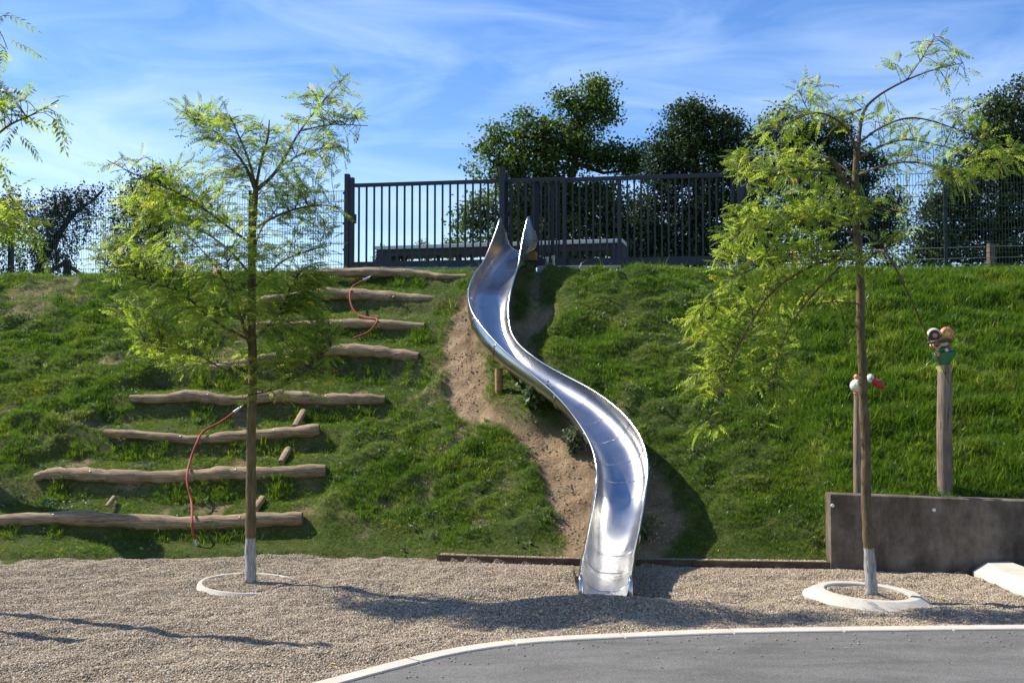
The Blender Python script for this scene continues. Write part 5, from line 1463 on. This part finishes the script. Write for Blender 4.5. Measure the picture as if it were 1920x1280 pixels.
for k in range(3):
    nr_ = np.random.default_rng(300 + k); q = nr_.normal(0, 0.05, (16, 3)) * np.array([1, 1, 0.25]) + np.array([0, 0, 0.03])
    V, F, tn = leaf_cloud(q, 0.05, nr_.uniform(0.2, 0.9, 16), nr_)
    me = npmesh('lawn_weed', V, F, False, {'tone': tn}); me.materials.append(M['weed']); src.append(bpy.data.objects.new('lawn_weed', me))
w_me = npmesh('lawn_weeds', VB, FQ, True, {'dens': (dens * vis * (fbm(X * 1.3 + 41, Y * 1.6 + 2, 3) > 0.07)).ravel()})
tag(scatter('lawn_weeds', w_me, src, 'dens', 16.0, 21, 0.6, 1.3), 'low broad-leaved weeds mixed into the grass of the bank', 'weeds', None, 'stuff')
# yellow leaves dropped on the gravel
fl_ = MB(); r = random.Random(77)
for _ in range(90):
    x = r.uniform(-5, 5); y = r.uniform(max(8.6, float(ykerb(x)) + 0.1), 13.4)
    z = float(gravel_z(np.array(x), np.array(y)))
    if z < -0.09: continue
    fl_.box((x, y, z + 0.014), (r.uniform(0.02, 0.05), r.uniform(0.010, 0.018), 0.002), Matrix.Rotation(r.uniform(0, 3), 3, 'Z') @ Matrix.Rotation(r.uniform(-.4, .4), 3, 'X'))
M['yleaf'] = simple('yellow_leaf', (0.50, 0.36, 0.06), 0.7, 0, 0.3, 60, 0)
tag(fl_.build('fallen_leaves', M['yleaf']), 'small yellow leaflets dropped on the gravel', 'leaves', None, 'stuff')
src = []
for k in range(5):
    r = random.Random(80 + k); mb = MB(); mb.ball((0, 0, 0.002), 0.0080 * r.uniform(0.8, 1.25), 0.0066 * r.uniform(0.8, 1.2), 0.0052, 6)
    V = np.array(mb.V) + np.random.default_rng(k).normal(0, 0.0007, (len(mb.V), 3))
    me = bpy.data.meshes.new('pebble'); me.from_pydata([tuple(v) for v in V], [], mb.F); me.materials.append(M['pebble']); me.update()
    me.polygons.foreach_set('use_smooth', [True] * len(me.polygons))
    src.append(bpy.data.objects.new('pebble', me))
p_me = npmesh('gravel', VG, F3, True, {'dens': gd.astype(float).ravel()})
po = scatter('gravel', p_me, src, 'dens', 6200.0, 8, 0.6, 1.5, None, 0.7)
tag(po, 'loose tan gravel covering the play area in front of the bank', 'gravel', None, 'stuff')
M['clod'] = simple('earth_clod', (0.42, 0.31, 0.195), 1.0, 0, 0.4, 30, 0.3)
src = []
for k in range(4):
    r = random.Random(180 + k); mb = MB(); mb.ball((0, 0, 0.004), 0.017 * r.uniform(0.8, 1.25), 0.014 * r.uniform(0.8, 1.2), 0.011, 7)
    V = np.array(mb.V) + np.random.default_rng(k + 9).normal(0, 0.003, (len(mb.V), 3))
    me = bpy.data.meshes.new('clod'); me.from_pydata([tuple(v) for v in V], [], mb.F); me.materials.append(M['clod']); me.update()
    src.append(bpy.data.objects.new('clod', me))
cd_ = np.clip(dirt - 0.25, 0, 1) * vis * np.clip(0.35 + 3 * fbm(X * 2.7, Y * 2.7 + 30, 3), 0.05, 1)
c_me = npmesh('earth_clods', VB, FQ, True, {'dens': cd_.ravel()})
tag(scatter('earth_clods', c_me, src, 'dens', 520.0, 4, 0.25, 1.25, None, 0.9), 'crumbs and clods of bare earth on the worn path', 'earth', None, 'stuff')
# stray pebbles and bits on the asphalt and kerb
st = MB(); r = random.Random(9)
M['stray'] = simple('stray_stone', (0.33, 0.26, 0.18), 0.8, 0, 0.5, 40, 0)
for _ in range(130):
    x = r.uniform(-2, 5); y = float(ykerb(x)) - 0.09 - abs(r.gauss(0, 0.45))
    if y < 6.5: continue
    st.ball((x, y, 0.002), r.uniform(0.006, 0.013), r.uniform(0.006, 0.011), 0.006, 6)
tag(st.build('stray_gravel', M['stray'], None, True), 'stray bits of gravel scattered on the asphalt by the kerb', 'gravel', None, 'stuff')
print('fronds', nL, nR, nN, 'slide', SL, [round(float(v), 2) for v in SS[0, :3]], [round(float(v), 2) for v in SS[-1, :3]])
